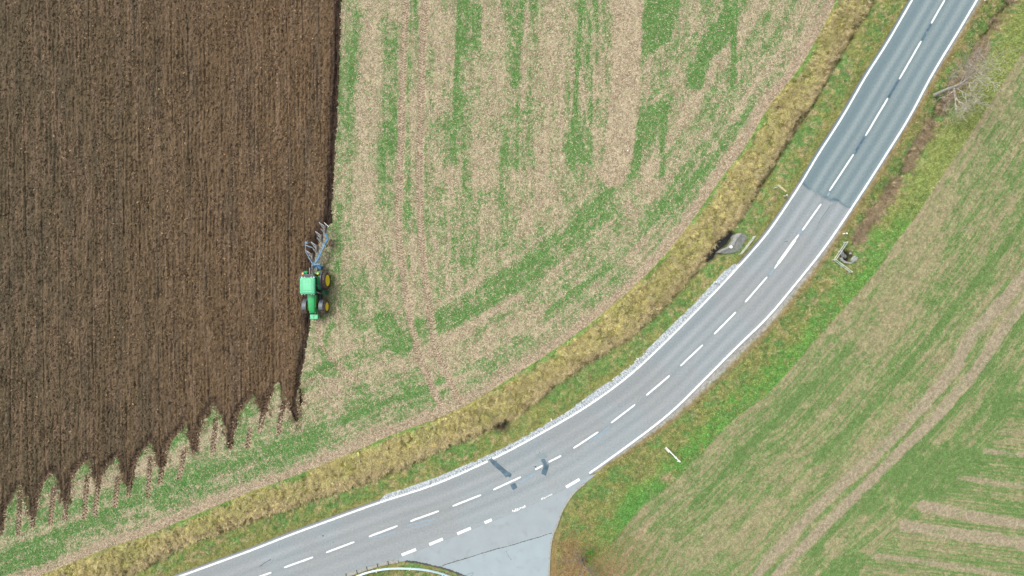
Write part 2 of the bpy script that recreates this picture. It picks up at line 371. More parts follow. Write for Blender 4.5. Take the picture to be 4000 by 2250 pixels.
# stubble field, main part: vertical drill rows
head = sm(11.5, 10.5, dB1+0*X) if False else (1-sm(12.2, 13.4, dB1+wb(4, 3)*1.0))
vert = fbm(X/.75, Y/9, 21, 3)*.55+fbm(X/2.4, Y/22, 22, 2)*.45
curv = fbm(dB1/.8, sB1/9, 31, 3)*.55+fbm(dB1/2.2, sB1/16, 32, 2)*.45
base = vert*(1-head)+curv*head
G = .43+.10*sm(-9, -16, Y)*sm(-20, -26, X)+(base-.5)*.7+(fbm(X/1.5, Y/2, 41, 3)-.5)*.45+(fbm(X/.3, Y/10, 42, 2)*(1-head)+fbm(dB1/.3, sB1/10, 48, 2)*head-.5)*.45
for pxs, wd, am, so_ in [
    ([(2275,-200),(2270,0),(2258,230),(2243,442),(2232,674)], .28, .8, .25), ([(2320,-200),(2315,0),(2310,180)], 1.5, .2, 1.2),
    ([(2290,420),(2272,600)], 1.5, .3, 1.0), ([(2280,250),(2300,330)], .6, .35, .6), ([(2040,-200),(2033,0),(2026,200),(2008,345)], .3, .65, .3),
    ([(2012,0),(2000,300)], 1.0, .3, .8), ([(1800,-200),(1795,0),(1787,200),(1778,400),(1768,620)], .25, .7, .3), ([(1790,380),(1765,610)], 1.0, .35, .9), ([(1830,0),(1845,200)], 1.3, .3, 1.2),
    ([(1545,100),(1535,400),(1528,600)], .5, .3, .5), ([(1610,0),(1605,250),(1600,380)], .9, .3, .6), ([(1360,200),(1350,500),(1335,800)], .9, .2, .9), ([(1330,800),(1322,1060)], .3, .35, .5),
    ([(2872,-200),(2872,0),(2862,340)], .35, .7, .3), ([(2050,420),(2030,620)], 1.5, .25, 1.2), ([(1400,60),(1385,300)], .6, .35, .8),
    ([(2620,386),(2560,440),(2500,520),(2470,590),(2458,690)], .9, .65, .8), ([(2600,400),(2592,520),(2585,690)], .3, .55, .4),
    # headland arcs
    ([(2470,690),(2400,790),(2300,880),(2180,960),(2060,1065),(1930,1150),(1780,1230),(1640,1290),(1560,1330)], 1.5, .34, 1.4),
    ([(2760,640),(2685,728),(2552,860),(2398,1026),(2221,1169),(2000,1346),(1840,1440),(1640,1530),(1410,1610),(1235,1702),(1050,1770),(850,1838),(586,1932),(352,2039),(117,2130),(-60,2210)], .4, .42, .6),
    ([(1640,1540),(1400,1640),(1150,1760),(850,1880),(550,1990),(250,2110),(0,2210)], .9, .28, 1.1),
    ([(2860,480),(2700,640),(2500,900)], .5, .3, .7), ([(1490,1250),(1560,1350)], 1.2, .4, 1), ([(1260,1370),(1275,1420)], .6, .7, .5), ([(1240,1440),(1300,1430)], .5, .5, .5),
    ([(1300,1270),(1262,1330)], .3, .5, .3), ([(60,2000),(350,1960),(620,1850)], 1.0, .3, 1.0)]:
    G = paint(G, pxs, wd, am, so_, .45, int(pxs[0][0]) % 17)
for pxs, am in [([(2508,-60),(2640,-60),(2625,100),(2607,166),(2502,237)], .75), ([(2870,-40),(2790,100),(2740,180),(2690,290),(2665,355),(2735,345),(2765,240),(2850,150),(2885,60)], .8),
                ([(2600,385),(2530,470),(2470,570),(2465,650),(2550,640),(2590,600),(2605,440)], .3), ([(1560,1300),(1520,1390),(1600,1420),(1640,1330)], .2),
                ([(2010,1050),(1950,1150),(2080,1150),(2200,1020),(2120,980)], .35), ([(0,2160),(0,2250),(200,2200),(300,2120)], .2), ([(900,1600),(860,1700),(950,1700),(1000,1600)], .2)]:
    G = patch(G, pxs, am, 5, .35, int(pxs[0][0]) % 11)
def bare(px, wd, am, soft=.4):
    global G
    d = dist(catmull(M(px), .6, .4), wd+soft+.3)+wb(.9, 15)*.35
    k = (1-sm(wd*.5, wd*.5+soft, d))*am; G = G*(1-k)+(.02)*k; return k
bare([(2455,-200),(2455,0),(2445,250),(2432,450),(2412,640),(2385,680)], 2.7, .95, .7)
bare([(1455,-200),(1450,0),(1440,300),(1432,600),(1425,1000)], 1.3, .5, 1.0)
bare([(1700,0),(1715,200),(1700,420)], 1.2, .45, 1.0); bare([(1930,60),(1920,360),(1900,700)], 1.6, .45, 1.2); bare([(2150,100),(2150,500),(2130,760)], 1.8, .4, 1.4)
G -= .26*(1-sm(0, 1.5, np.abs(dB1-7.6))); G -= .22*(1-sm(0, 1.0, np.abs(dB1-3.2)))
G = np.where(dB1 < 2.2, G-.5*(1-sm(.5, 1.5, dB1)), G)
G -= track_w*.55
GS = np.clip(G, 0, .78)
nz = .5+(fbm(X/.36, Y/.5, 43, 3)-.5)*1.7; nz = .5*nz+.5*vn(X/.15, Y/.19, 44)
GF = np.clip(.52*sm(nz-.28, nz+.28, GS)+.48*GS, 0, 1)
# crop field on the right: rows follow its border; lower right corner drilled straight
ang = R(-6.5); U = X*math.cos(ang)+Y*math.sin(ang); V_ = -X*math.sin(ang)+Y*math.cos(ang)
cr_poly = [(4300,1150),(4000,1490),(3900,1690),(3850,1750),(3620,2010),(3540,2040),(3450,2140),(3400,2180),(3300,2290),(3200,2450),(4600,2450),(4600,1150)]
corner = blur(inside(M(cr_poly)).astype(float), 3)
row1 = fbm(dB2/.55, sB2/7, 51, 3)*.6+fbm(dB2/1.7, sB2/14, 52, 2)*.4
row2 = fbm(V_/.4, U/6, 53, 2)*.5+fbm(V_/1.6, U/9, 54, 2)*.5
rows = row1*(1-corner)+row2*corner
G = .46+(rows-.5)*.5+(fbm(X/2.2, Y/2.2, 55, 3)-.5)*.42+(fbm(dB2/.26, sB2/9, 56, 2)*(1-corner)+fbm(V_/.22, U/7, 57, 2)*corner-.5)*.75
saw = (.5+.5*np.sin(V_*2*math.pi/.36))*corner+(1-corner)*(.5+.5*np.sin(dB2*2*math.pi/.36))*.5
G += (saw-.5)*.22
for pxs, wd, am, so_ in [
    ([(3420,1220),(3397,1252),(3264,1418),(3065,1617),(2950,1728),(2800,1885),(2692,1987)], .5, .5, .5),
    ([(4000,860),(3880,1020),(3784,1131),(3660,1290),(3552,1412),(3440,1558),(3293,1693),(3176,1811),(3041,1945)], .42, .55, .4),
    ([(3875,1420),(3780,1540),(3700,1620),(3540,1790),(3440,1880),(3300,2020),(3170,2170)], .35, .5, .4),
    ([(4000,1240),(3900,1360),(3860,1420)], .6, .5, .5), ([(4000,1350),(3900,1500),(3810,1640)], .5, .3, .6),
    ([(3590,1610),(3540,1680),(3480,1750)], 1.3, .5, .5), ([(3960,1500),(3880,1650),(3760,1860),(3640,1960)], 1.0, .35, 1.0)]:
    G = paint(G, pxs, wd, am, so_, .3, int(pxs[0][0]) % 17)
for pxs, am in [([(3570,1715),(3650,1730),(3839,1755),(3810,1810),(3751,1875),(3633,1960),(3528,1972),(3446,1900),(3528,1781)], .42), ([(3252,2175),(3399,2160),(3328,2290),(3180,2290)], .55),
                ([(3500,1985),(3605,1990),(3563,2035),(3500,2030)], .45), ([(3400,1900),(3500,1930),(3470,2000),(3350,2010)], .35), ([(3860,1750),(4060,1780),(4060,1900),(3780,1860)], .25), ([(3880,1530),(4020,1540),(4020,1650),(3860,1650)], .3)]:
    G = patch(G, pxs, am, 5, .15, int(pxs[0][0]) % 11)
crop_tracks = [([(4150,900),(4000,1087),(3883,1214),(3773,1346),(3733,1435),(3587,1605)], 1.15, 1.0), ([(3587,1605),(3530,1670),(3469,1728),(3323,1863),(3176,2004),(3088,2098),(3000,2190),(2900,2330)], 1.0, .9),
    ([(4150,1010),(4000,1186),(3883,1340),(3821,1435),(3686,1598),(3640,1648)], 1.0, .95), ([(3686,1598),(3640,1648),(3528,1752),(3440,1840),(3293,1986),(3117,2157),(3035,2250),(2960,2340)], .85, 1.0),
    ([(3605,1978),(3680,1992),(3762,2010),(4000,2048),(4300,2095)], 1.1, .95), ([(3535,2055),(3704,2080),(4000,2124),(4300,2170)], 1.1, .95), ([(3850,1761),(4000,1781),(4300,1820)], .35, .8), ([(3745,1866),(4000,1901),(4300,1945)], .32, .7),
    ([(3416,2168),(3650,2200),(3880,2239),(4000,2262)], .35, .8)]
btr = np.zeros(X.shape)
for pxs, wd, am in crop_tracks: btr = np.maximum(btr, bare(pxs, wd, am, .3))
for pxs, am, wd in [([(3990,230),(3815,500),(3660,730),(3560,890),(3440,1060),(3300,1225),(3195,1345)], .75, .25), ([(3640,880),(3480,1200),(3380,1330)], .5, 4.0), ([(3760,560),(3560,960)], .3, 3.0), ([(3150,1850),(3000,2010),(2900,2120)], .5, 2.5), ([(2870,1990),(2700,2200)], .5, 2.0), ([(3280,2120),(3230,2150)], .6, .8)]: bare(pxs, wd, am, .8)
GS2 = np.clip(G+.04, 0, .84)
nz = .5+((fbm(dB2/.28, sB2/.9, 45, 3)*(1-corner)+fbm(V_/.3, U/.9, 46, 3)*corner)-.5)*1.7
GC = np.clip(.42*sm(nz-.26, nz+.26, GS2)+.58*GS2, 0, 1)

# pits at the two culvert mouths
pitL = blur(inside(M([(2841,908),(2860,904),(2890,910),(2868,925),(2858,938),(2850,955),(2822,972),(2806,987),(2796,1012),(2775,1020),(2762,1012),(2776,985),(2800,960),(2818,930)])).astype(float), 2)
pitR = blur(inside(M([(3290,988),(3300,976),(3322,985),(3335,1000),(3318,1026),(3300,1024),(3288,1008)])).astype(float), 2)
pitH = blur(inside(M([(1933,1640),(1950,1655),(1985,1650),(1995,1668),(1975,1685),(1955,1690),(1942,1680)])).astype(float), 4)

# ---- height
Z = -.03+(fbm(X/1.2, Y/1.2, 61, 3)-.5)*.05
near = sm(.0, 1.2, np.minimum(dLL, dRL)); near = np.where(road_in, 0, near)
vergem = ~(field_in | crop_in)
hgt = (fbm(X/.45, Y/.45, 62, 3)-.5)*.16+(fbm(X/2, Y/2, 63, 2)-.5)*.15
tallk = blur(tall_in.astype(float), 3)
hgt = hgt*(1+1.3*tallk)+tallk*.12
dd1 = np.abs(dD1+wb(1.6, 7)*.9); dd2 = np.abs(dD2+wb(1.4, 8)*.9)
north = sm(-26, 20, Y)
ditch = -(.30+.55*sm(6, 14, Y))*np.exp(-(dd1/.35)**2)-.35*np.exp(-(dD1/1.3)**2)-.5*np.exp(-(dd2/.42)**2)-.35*np.exp(-(dD2/1.3)**2)
Z = np.where(vergem, -.04+(hgt+ditch)*near, Z)
Z -= 1.1*pitL+.9*pitR+.45*pitH
fx0 = X+.012*Y
fz = (fbm(X/.2, Y/.34, 64, 3)-.5)*.22+(fbm(fx0/.16, Y/3.5, 70, 2)-.5)*.09+(fbm(X/.5, Y/.9, 65, 2)-.5)*.12
fx = X+wb(6, 66)*.35+.012*Y
gro = np.abs(((fx/1.93) % 1)-.5)*1.93
grow = np.exp(-(gro/.075)**2)*sm(.32, .55, vn(np.floor(fx/1.93+.5)*7.3, Y/7, 67))
fz = fz-.085*grow+.022*np.sin((fx+(vn(X/1.5,Y/5,68)-.5)*.5)*2*math.pi/.48)*vn(X/2.5,Y/4,69)*2
fz = fz*1.0+.02
pk = plough_in.astype(float)*1.0
Z = np.where(plough_in, fz-.22*np.exp(-((dFu-.35)/.3)**2)-.22*np.exp(-((dFu2-.35)/.3)**2)-.10*(1-sm(0, .5, dPL))-.05, Z)
Z -= .06*track_w*(~plough_in)
Z = np.where(field_in & ~plough_in, Z+.04*(1-sm(0, .25, dFu)), Z)
edge = np.minimum.reduce([X-gx[0], gx[-1]-X, Y-gy[0], gy[-1]-Y]); Z = Z*sm(0, 2, edge)-.03*(1-sm(0, 2, edge))
Z = np.where(road_in | (dLL < .5) | (dRL < .3), np.minimum(Z, -.05), Z)
SIDEpx = [(1250,2300),(1350,2251),(1432,2223),(1515,2200),(1581,2192),(1630,2196),(1690,2209),(1746,2223),(1815,2249),(1870,2275),(1920,2330),(1940,2500),(2140,2500),(2144,2250),(2150,2139),(2161,2086),(2176,2051),(2194,1998),(2223,1948),(2252,1913),(2287,1887),(2330,1852),(2200,1880),(1250,2260)]
side_in = inside(M(SIDEpx)); sdist = blur(side_in.astype(float), 4)
Z = np.where(sdist > .02, np.minimum(Z*(1-sdist), -.07), Z)
def zat(x, y):
    i = np.clip(((np.asarray(x)-gx[0])/STEP+.5).astype(int), 0, NX-1); j = np.clip(((np.asarray(y)-gy[0])/STEP+.5).astype(int), 0, NY-1)
    return Z[j, i]

# ---- colour (real-world reflectances)
tan = alb(181, 166, 137); tan2 = alb(203, 189, 157); grn = alb(106, 162, 84); soilp = alb(182, 162, 138)
wn = rng.random(X.shape)
C = np.zeros(X.shape+(3,))
n1 = fbm(X/.5, Y/.7, 71, 3); n2 = fbm(X/3, Y/5, 72, 3)
Cf = mix(np.broadcast_to(tan, C.shape), tan2, sm(.4, .62, n1)*.8)
Cf = mix(Cf, soilp, sm(2.0, .5, dB1)*.8)
Cf = mix(Cf, alb(186, 166, 142), track_w*.6)
Cf = mix(Cf, grn*(1-.12*sm(.6, .95, GS))[..., None]*np.array([1, 1, 1]), np.clip(GF*1.1-.1, 0, 1)*.85)
brown_fresh = alb(112, 84, 66)
near_pl = (1-sm(0, .5, dPL+wb(.6, 73)*.5))
Cf = mix(Cf, alb(138, 120, 96), np.where(dFu < 1, (1-sm(0, .4, dFu)), 0)*.6)
trhead = track_w*sm(-8, -12, Y)*sm(-24.5, -26, X); Cf = mix(Cf, alb(160, 138, 112), trhead*.8); Cf = mix(Cf, alb(96, 77, 59), trhead*(1-sm(1.0, 3.0, dPL))*.9); Cf = mix(Cf, alb(104, 84, 65), (1-sm(.25, 1.25, dPL+wb(.45, 74)*2.2))*sm(-10, -13, Y)*.9)
Cp = mix(np.broadcast_to(alb(103, 90, 68), C.shape), alb(119, 96, 71), sm(-62, -24, X)*.8)
Cp = mix(Cp, alb(90, 82, 68), sm(.5, .7, fbm(fx/.9, Y/8, 74, 3))*.4)
Cp = mix(Cp, alb(132, 110, 88), sm(.5, .68, fbm(fx/.3, Y/5, 75, 3))*.6)
Cp = mix(Cp, alb(66, 52, 44), (1-sm(.5, 1.3, dFu+wb(.8, 76)*.4))*.9)
Cp = mix(Cp, alb(68, 55, 46), (1-sm(.3, .9, dFu2+wb(.8, 76)*.4))*.9)
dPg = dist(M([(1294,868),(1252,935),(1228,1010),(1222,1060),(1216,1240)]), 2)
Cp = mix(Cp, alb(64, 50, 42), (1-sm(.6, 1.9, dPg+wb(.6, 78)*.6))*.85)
spur = (1-sm(0, .6, dPL+wb(.5, 77)*.3))*sm(-10, -14, Y); Cp = mix(Cp, alb(72, 58, 48), spur*.55)
Cc = mix(np.broadcast_to(alb(170, 161, 124), C.shape), alb(184, 172, 136), sm(.4, .6, n1)*.7)
Cc = mix(Cc, alb(180, 167, 142), btr)
Cc = mix(Cc, alb(114, 158, 86)*(1-.16*sm(.65, .95, GS2))[..., None]*np.array([1, 1, 1]), np.clip(GC*1.1-.06, 0, 1)*.85)
# verge
v1 = fbm(X/.7, Y/.7, 81, 3); v2 = fbm(X/2.2, Y/2.2, 82, 3); v3 = fbm(X/.35, Y/.35, 83, 2)
olive = alb(148, 148, 88); vg = alb(112, 146, 80); dry = alb(180, 162, 124); bright = alb(88, 168, 66); pink = alb(176, 150, 128)
Cv = mix(np.broadcast_to(vg, C.shape), olive, sm(.38, .6, .5*v2+.5*fbm(X/.5, Y/.5, 96, 2))*.85)
Cv = mix(Cv, dry, sm(.50, .68, .5*v1+.5*fbm(X/.3, Y/.3, 95, 2))*(.75-.4*sm(-2, -12, Y)*(X > 0)))
Cv = mix(Cv, alb(80, 120, 66), sm(.55, .7, v3)*.4)
er = np.minimum(dLL, dRL)
Cv = mix(Cv, alb(150, 146, 86), (1-sm(.5, 1.5, er+wb(1, 84)*.6))*.7)
Ct = mix(np.broadcast_to(alb(186, 174, 112), C.shape), alb(164, 162, 94), sm(.42, .6, v2)*.8)
Ct = mix(Ct, alb(190, 168, 128), (1-sm(.3, 1.7, dD1+wb(1.5, 85)*1.5))*.8)
Ct = mix(Ct, alb(96, 160, 76), (1-sm(.2, .7, dB1+wb(.9, 86)*1.1))*sm(.35, .6, vn(sB1/5, 0*X, 4)+.1)*.75)
Cv = Cv*1.12
Ct = Ct*(.80+.20*(1-sm(.3, .6, dB1)))[..., None]
Cv = mix(Cv, Ct, blur(tall_in.astype(float), 2))
rside = (X > -9) & (dB2 < 12) & ~tall_in & (dRL < 30) & ~field_in & (~inside([tuple(p) for p in LL[::6]]+[(-BIG, 80), (-BIG, -80)]))
rgt = np.where(inside([tuple(p) for p in RL[::6]]+[(BIG, 80), (BIG, -80)]), 1.0, 0.0)
bk = rgt*(1-sm(1.2, 3.4, dB2+wb(2, 87)*3))*sm(.40, .60, .4*v2+.35*v1+.25*v3+.05)
Cv = mix(Cv, alb(102, 166, 74), bk*.72*(1-.5*sm(6, 14, Y)))
Cv = mix(Cv, alb(158, 168, 96), rgt*sm(4, 14, Y)*(1-sm(2.0, 3.5, dB2))*.7)
Cv = mix(Cv, alb(130, 118, 88), (1-sm(.05, .8, dD2+wb(.8, 88)*1.6))*.6)
wsh = np.interp(Y, [-25, -20, -10, 0, 8, 20, 34], [.25, .5, 1.25, .9, .45, .4, .6])    # gravel shoulder on the right
sh = rgt*(1-sm(wsh*.55, wsh, dRL+wb(.5, 89)*.35)); Cv = mix(Cv, alb(182, 180, 176), sh*.9)
Cv = mix(Cv, alb(160, 132, 104), rgt*(1-sm(0, .5, np.abs(dRL-wsh-.1)))*.6*sm(-24, -18, Y))
wl = (1-rgt)*(1-sm(.25, .5, dLL+wb(.5, 90)*.25)); Cv = mix(Cv, alb(98, 100, 96), wl*.85)
leafl = np.exp(-(np.hypot(X-7.5, Y+33.5)/5.0)**2)*rgt; Cv = mix(Cv, alb(164, 138, 102), sm(.4, .62, v1+leafl*.25)*leafl*.9)
Cc = mix(Cc, alb(160, 136, 104), np.exp(-(np.hypot(X-12, Y+33)/5)**2)*.7)
for pxs in [[(2580,1858),(2622,1850),(2640,1870),(2610,1880),(2575,1878)], [(2540,1925),(2572,1915),(2560,1945),(2530,1960)]]:
    Cv = mix(Cv, alb(192, 166, 136), blur(inside(M(pxs)).astype(float), 3))
Cv = mix(Cv, alb(104, 160, 78), blur(inside(M([(2560,1885),(2615,1885),(2600,1915),(2560,1950),(2520,1985),(2440,2060),(2380,2060),(2420,1990),(2500,1940)])).astype(float), 4)*.8)
Cv = mix(Cv, alb(60, 140, 40), np.exp(-(np.hypot(X-9.2, Y+31.1)/.75)**2))
for p_ in (pitL, pitR, pitH): Cv = mix(Cv, alb(74, 68, 54), np.clip(p_*1.3, 0, 1))
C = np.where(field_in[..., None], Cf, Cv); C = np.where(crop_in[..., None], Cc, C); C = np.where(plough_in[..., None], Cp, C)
C = C*(1+(wn-.5)*.5)[..., None]*(1+(vn(X/.24, Y/.24, 91)-.5)*.45)[..., None]
C = np.clip(C, .004, .85)

# ---- sheets
region = np.full(X.shape, 2); region[field_in] = 1; region[crop_in] = 3; region[plough_in] = 0
VV = np.c_[X.ravel(), Y.ravel(), Z.ravel()]; CC = C.reshape(-1, 3)
idx = np.arange(NX*NY).reshape(NY, NX)
quads = np.c_[idx[:-1, :-1].ravel(), idx[:-1, 1:].ravel(), idx[1:, 1:].ravel(), idx[1:, :-1].ravel()]
qreg = region[:-1, :-1].ravel()
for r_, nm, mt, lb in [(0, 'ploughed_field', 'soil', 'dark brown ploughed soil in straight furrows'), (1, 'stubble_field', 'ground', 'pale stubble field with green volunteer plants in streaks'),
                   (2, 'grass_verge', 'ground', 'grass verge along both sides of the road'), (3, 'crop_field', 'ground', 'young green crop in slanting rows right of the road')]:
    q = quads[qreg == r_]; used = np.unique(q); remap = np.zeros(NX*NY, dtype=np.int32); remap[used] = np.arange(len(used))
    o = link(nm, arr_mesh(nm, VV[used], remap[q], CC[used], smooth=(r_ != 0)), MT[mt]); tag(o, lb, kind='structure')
# land beyond, out to the horizon
mb = MB(); E = 3000; x0, x1, y0, y1 = gx[0], gx[-1], gy[0], gy[-1]
def outer(name, rects, col, lb):
    vs = []; fs = []
    for (a, b, c_, d) in rects:
        k = len(vs); vs += [(a, c_, -.03), (b, c_, -.03), (b, d, -.03), (a, d, -.03)]; fs.append([k, k+1, k+2, k+3])
    o = link(name, arr_mesh(name, np.array(vs), np.array(fs), np.tile(col, (len(vs), 1))), MT['ground']); tag(o, lb, kind='structure')
outer('ground', [(-E, -21, y1, E), (-E, x0, -60, y1)], alb(100, 86, 70), 'ploughed land beyond the picture')
outer('meadow', [(-21, E, y1, E), (x1, E, y0, y1), (-E, E, -E, y0-21), (x0, E, y0-21, y0), (-E, x0, y0-21, -60) if False else (-E, x0, y0-21.0, -60.0)], alb(140, 150, 105), 'fields beyond the picture')

# ------------------------------------------------------------------ road
def ribbon():
    Ls = LL; Rr = RL[::4]; out = []
    j0 = 0
    for p in Ls:
        d = np.hypot(Rr[:, 0]-p[0], Rr[:, 1]-p[1]); k = int(np.argmin(d)); k0 = max(k-1, 0); k1 = min(k+1, len(Rr)-1)
        a, b = Rr[k0], Rr[k1]; t = np.clip(np.dot(p-a, b-a)/np.dot(b-a, b-a), 0, 1); out.append(a+t*(b-a))
    return np.array(out)
Rm = ribbon()
k = 25; kern = np.ones(k)/k
Rm = np.c_[np.convolve(np.pad(Rm[:, 0], k//2, 'edge'), kern, 'valid'), np.convolve(np.pad(Rm[:, 1], k//2, 'edge'), kern, 'valid')]
wid = np.linalg.norm(Rm-LL, axis=1)
NT = 72; tt = np.linspace(-.055, 1.035, NT)
RX = LL[:, None, 0]+(Rm-LL)[:, None, 0]*tt[None]; RY = LL[:, None, 1]+(Rm-LL)[:, None, 1]*tt[None]
ss = np.r_[0, np.cumsum(np.linalg.norm(np.diff(LL, axis=0), axis=1))]
T = np.broadcast_to(tt, RX.shape); SS = np.broadcast_to(ss[:, None], RX.shape)
# ragged outer edge
RX0 = RX.copy()
cs = alb(162, 172, 175); Cr = np.broadcast_to(cs, RX.shape+(3,)).copy()
g = lambda c_, w_: np.exp(-((T+(vn(SS/9, 0*SS, 5)-.5)*.04-c_)/w_)**2)
tr = .9*g(.25, .055)+.55*g(.42, .05)+.5*g(.62, .06)+.75*g(.80, .07)+.8*g(.985, .035)
dk = .8*g(.13, .07)+.55*g(.34, .04)+.5*g(.52, .035)+.7*g(.71, .05)+.5*g(.9, .05)
seam = M([(3050,640),(3120,705),(3135,722),(3182,750),(3221,772),(3265,783),(3328,812),(3420,860)])
seam = np.array(seam); ua = np.array([.5, -.84])
sproj = lambda x, y: y-np.interp(x, seam[:, 0], seam[:, 1])
nth = sm(-.08, .08, sproj(RX, RY)+(vn(RX/.4, RY/.4, 6)-.5)*.25)
C_s = mix(mix(Cr, alb(184, 190, 194), np.clip(tr, 0, 1)*.75), alb(142, 156, 162), np.clip(dk, 0, 1)*.65)
C_n = mix(mix(np.broadcast_to(alb(134, 154, 159), Cr.shape), alb(170, 184, 186), np.clip(tr, 0, 1)*.75), alb(114, 139, 147), np.clip(dk, 0, 1)*.65)
Cr = C_s*(1-nth[..., None])+C_n*nth[..., None]
sl = np.exp(-((sproj(RX, RY)+(vn(RX/.5, RY/.5, 8)-.5)*.5)/.16)**2)*(.45+.9*vn(RX/.8, RY/.8, 9)); Cr = mix(Cr, alb(82, 118, 130), np.clip(sl, 0, 1)*.75)
# the curve and junction part is paler and browner
pale = sm(-6, -22, RY); Cr = mix(Cr, alb(172, 182, 186), pale*(.25+.5*sm(.6, 1.0, T)))
Cr = mix(Cr, alb(168, 166, 164), sm(.42, .62, fbm(RX/5, RY/5, 92, 3))*.3*(1-nth))
Cr = Cr*(1+(fbm(SS/6, T*7, 93, 3)-.5)*.09+(rng.random(T.shape)-.5)*.08)[..., None]
eg = np.clip((-.028-T)/.02, 0, 1); Cr = mix(Cr, alb(118, 122, 122), eg*.7)
n = len(LL); ridx = np.arange(n*NT).reshape(n, NT)
rq = np.c_[ridx[:-1, :-1].ravel(), ridx[1:, :-1].ravel(), ridx[1:, 1:].ravel(), ridx[:-1, 1:].ravel()][:, ::-1]
RZ = np.zeros(RX.shape)
o = link('road', arr_mesh('road', np.c_[RX.ravel(), RY.ravel(), RZ.ravel()], rq, Cr.reshape(-1, 3), True), MT['road']); tag(o, 'two lane grey asphalt road curving through the fields', kind='structure')
def poly_sheet(name, px, z, mat, lb, world=False, parent=None):
    pts = px if world else M(px); tris = tessellate_polygon([[Vector((x, y, 0)) for x, y in pts]]); F = []
    for a, b, c in tris:
        cr = (pts[b][0]-pts[a][0])*(pts[c][1]-pts[a][1])-(pts[b][1]-pts[a][1])*(pts[c][0]-pts[a][0])
        F.append([a, b, c] if cr > 0 else [a, c, b])
    me = bpy.data.meshes.new(name); me.from_pydata([(x, y, z) for x, y in pts], [], F); me.update(); o = link(name, me, mat, parent)
    if lb: tag(o, lb, kind='structure')
    return o
poly_sheet('side_road', SIDEpx, -.012, MT['side'], 'pale grey side road joining at the bottom')
CRK = [(1728,2209),(1770,2195),(1810,2183),(1868,2165),(1930,2146),(2000,2127),(2060,2108),(2110,2093),(2158,2077)]
poly_sheet('side_road_slab', CRK+[(2161,2086),(2150,2139),(2144,2250),(2140,2500),(1940,2500),(1920,2330),(1870,2275),(1815,2249),(1760,2226)], -.008, MT['side2'], 'slightly paler slab of the side road below the joint')
def strip(name, pts, wd, z, mat, lb=None, jit=0.0, mbx=None, caps=False):
    pts = np.array(pts); d = np.gradient(pts, axis=0); d /= np.linalg.norm(d, axis=1)[:, None]; nrm = np.c_[-d[:, 1], d[:, 0]]
    wv = np.broadcast_to(np.asarray(wd, float), (len(pts),))
    a = pts+nrm*(wv/2+rng.normal(0, 1, len(pts))*jit)[:, None]; b = pts-nrm*(wv/2+rng.normal(0, 1, len(pts))*jit)[:, None]
    m = len(pts); V = np.vstack([np.c_[a, np.full(m, z)], np.c_[b, np.full(m, z)]])
    F = [[i, m+i, m+i+1, i+1] for i in range(m-1)]
    if mbx is not None: mbx.add(V, F); return
    mb = MB().add(V, F); o = mb.build(name, mat)
    if lb: tag(o, lb, kind='structure')
    return o
dl = lambda pl, p: int(np.argmin(np.hypot(pl[:, 0]-p[0], pl[:, 1]-p[1])))
mk = MB()
iA = dl(LL, M([(1909,1799)])[0]); iB = dl(LL, M([(1923,1792)])[0])
strip('', LL[:iA], .21, .005, None, mbx=mk, jit=.01); strip('', LL[iB:], .21, .005, None, mbx=mk, jit=.008)
iC = dl(RL, M([(2302,1849)])[0]); strip('', RL[iC:], .23, .005, None, mbx=mk, jit=.008)
tag(mk.build('edge_lines', MT['paint']), 'solid white lines along both road edges', kind='structure')
dashes = [((3690,0),(3638,91)),((3598,161),(3513,309)),((3468,384),(3381,530)),((3334,603),(3240,745)),((3207,797),(3134,900)),((3120,916),(3025,1049)),((2996,1082),(2911,1180)),((2874,1219),(2790,1305)),((2745,1347),(2658,1429)),((2616,1467),(2525,1544)),((2481,1580),(2387,1652)),((2337,1687),(2240,1751)),((2192,1780),(2143,1805)),((2119,1819),(2091,1834)),((2035,1863),(1927,1913)),((1879,1933),(1768,1977)),((1714,1996),(1603,2036)),((1553,2054),(1441,2096)),((1384,2117),(1274,2158)),((1223,2176),(1110,2217)),((1060,2236),(950,2275)),((3736,-80),(3690,0)),((3840,-270),(3770,-150))]
mk = MB()
for a, b in dashes:
    a, b = M([a, b]); t = np.linspace(0, 1, 14)[:, None]; pts = np.array(a)*(1-t)+np.array(b)*t
    wv = np.full(14, .205); wv[[0, -1]] = .13; strip('', pts, wv, .005, None, mbx=mk, jit=.006)
strip('', np.array(M([(3105,938),(3075,980),(3040,1028)])), .34, .0065, None, mbx=mk)
tag(mk.build('centre_dashes', MT['paint']), 'broken white centre line of the road', kind='structure')
mk = MB()
for a, b in [((2264,1872),(2211,1903)),((1839,2063),(1786,2085)),((1730,2105),(1677,2127)),((1625,2146),(1569,2168)),((1921,2030),(1893,2042))]:
    strip('', np.array(M([a, b])), .33, .005, None, mbx=mk)
for (a, b) in [((2053,1978),(2000,1998)), ((2158,1931),(2113,1951))]:
    a, b = [np.array(q) for q in M([a, b])]
    for q in range(9):
        c0 = a+(b-a)*(q/9+random.uniform(0, .03)); c1 = a+(b-a)*((q+.7)/9); nn = np.array([-(b-a)[1], (b-a)[0]])/np.linalg.norm(b-a)
        ofs = nn*random.uniform(-.06, .06); strip('', np.array([c0+ofs, c1+ofs]), random.uniform(.16, .34) if a[0] < 2 else random.uniform(.08, .22), .005, None, mbx=mk)
tag(mk.build('junction_dashes', MT['paint']), 'wide white give way dashes across the side road mouth', kind='structure')
mk = MB()
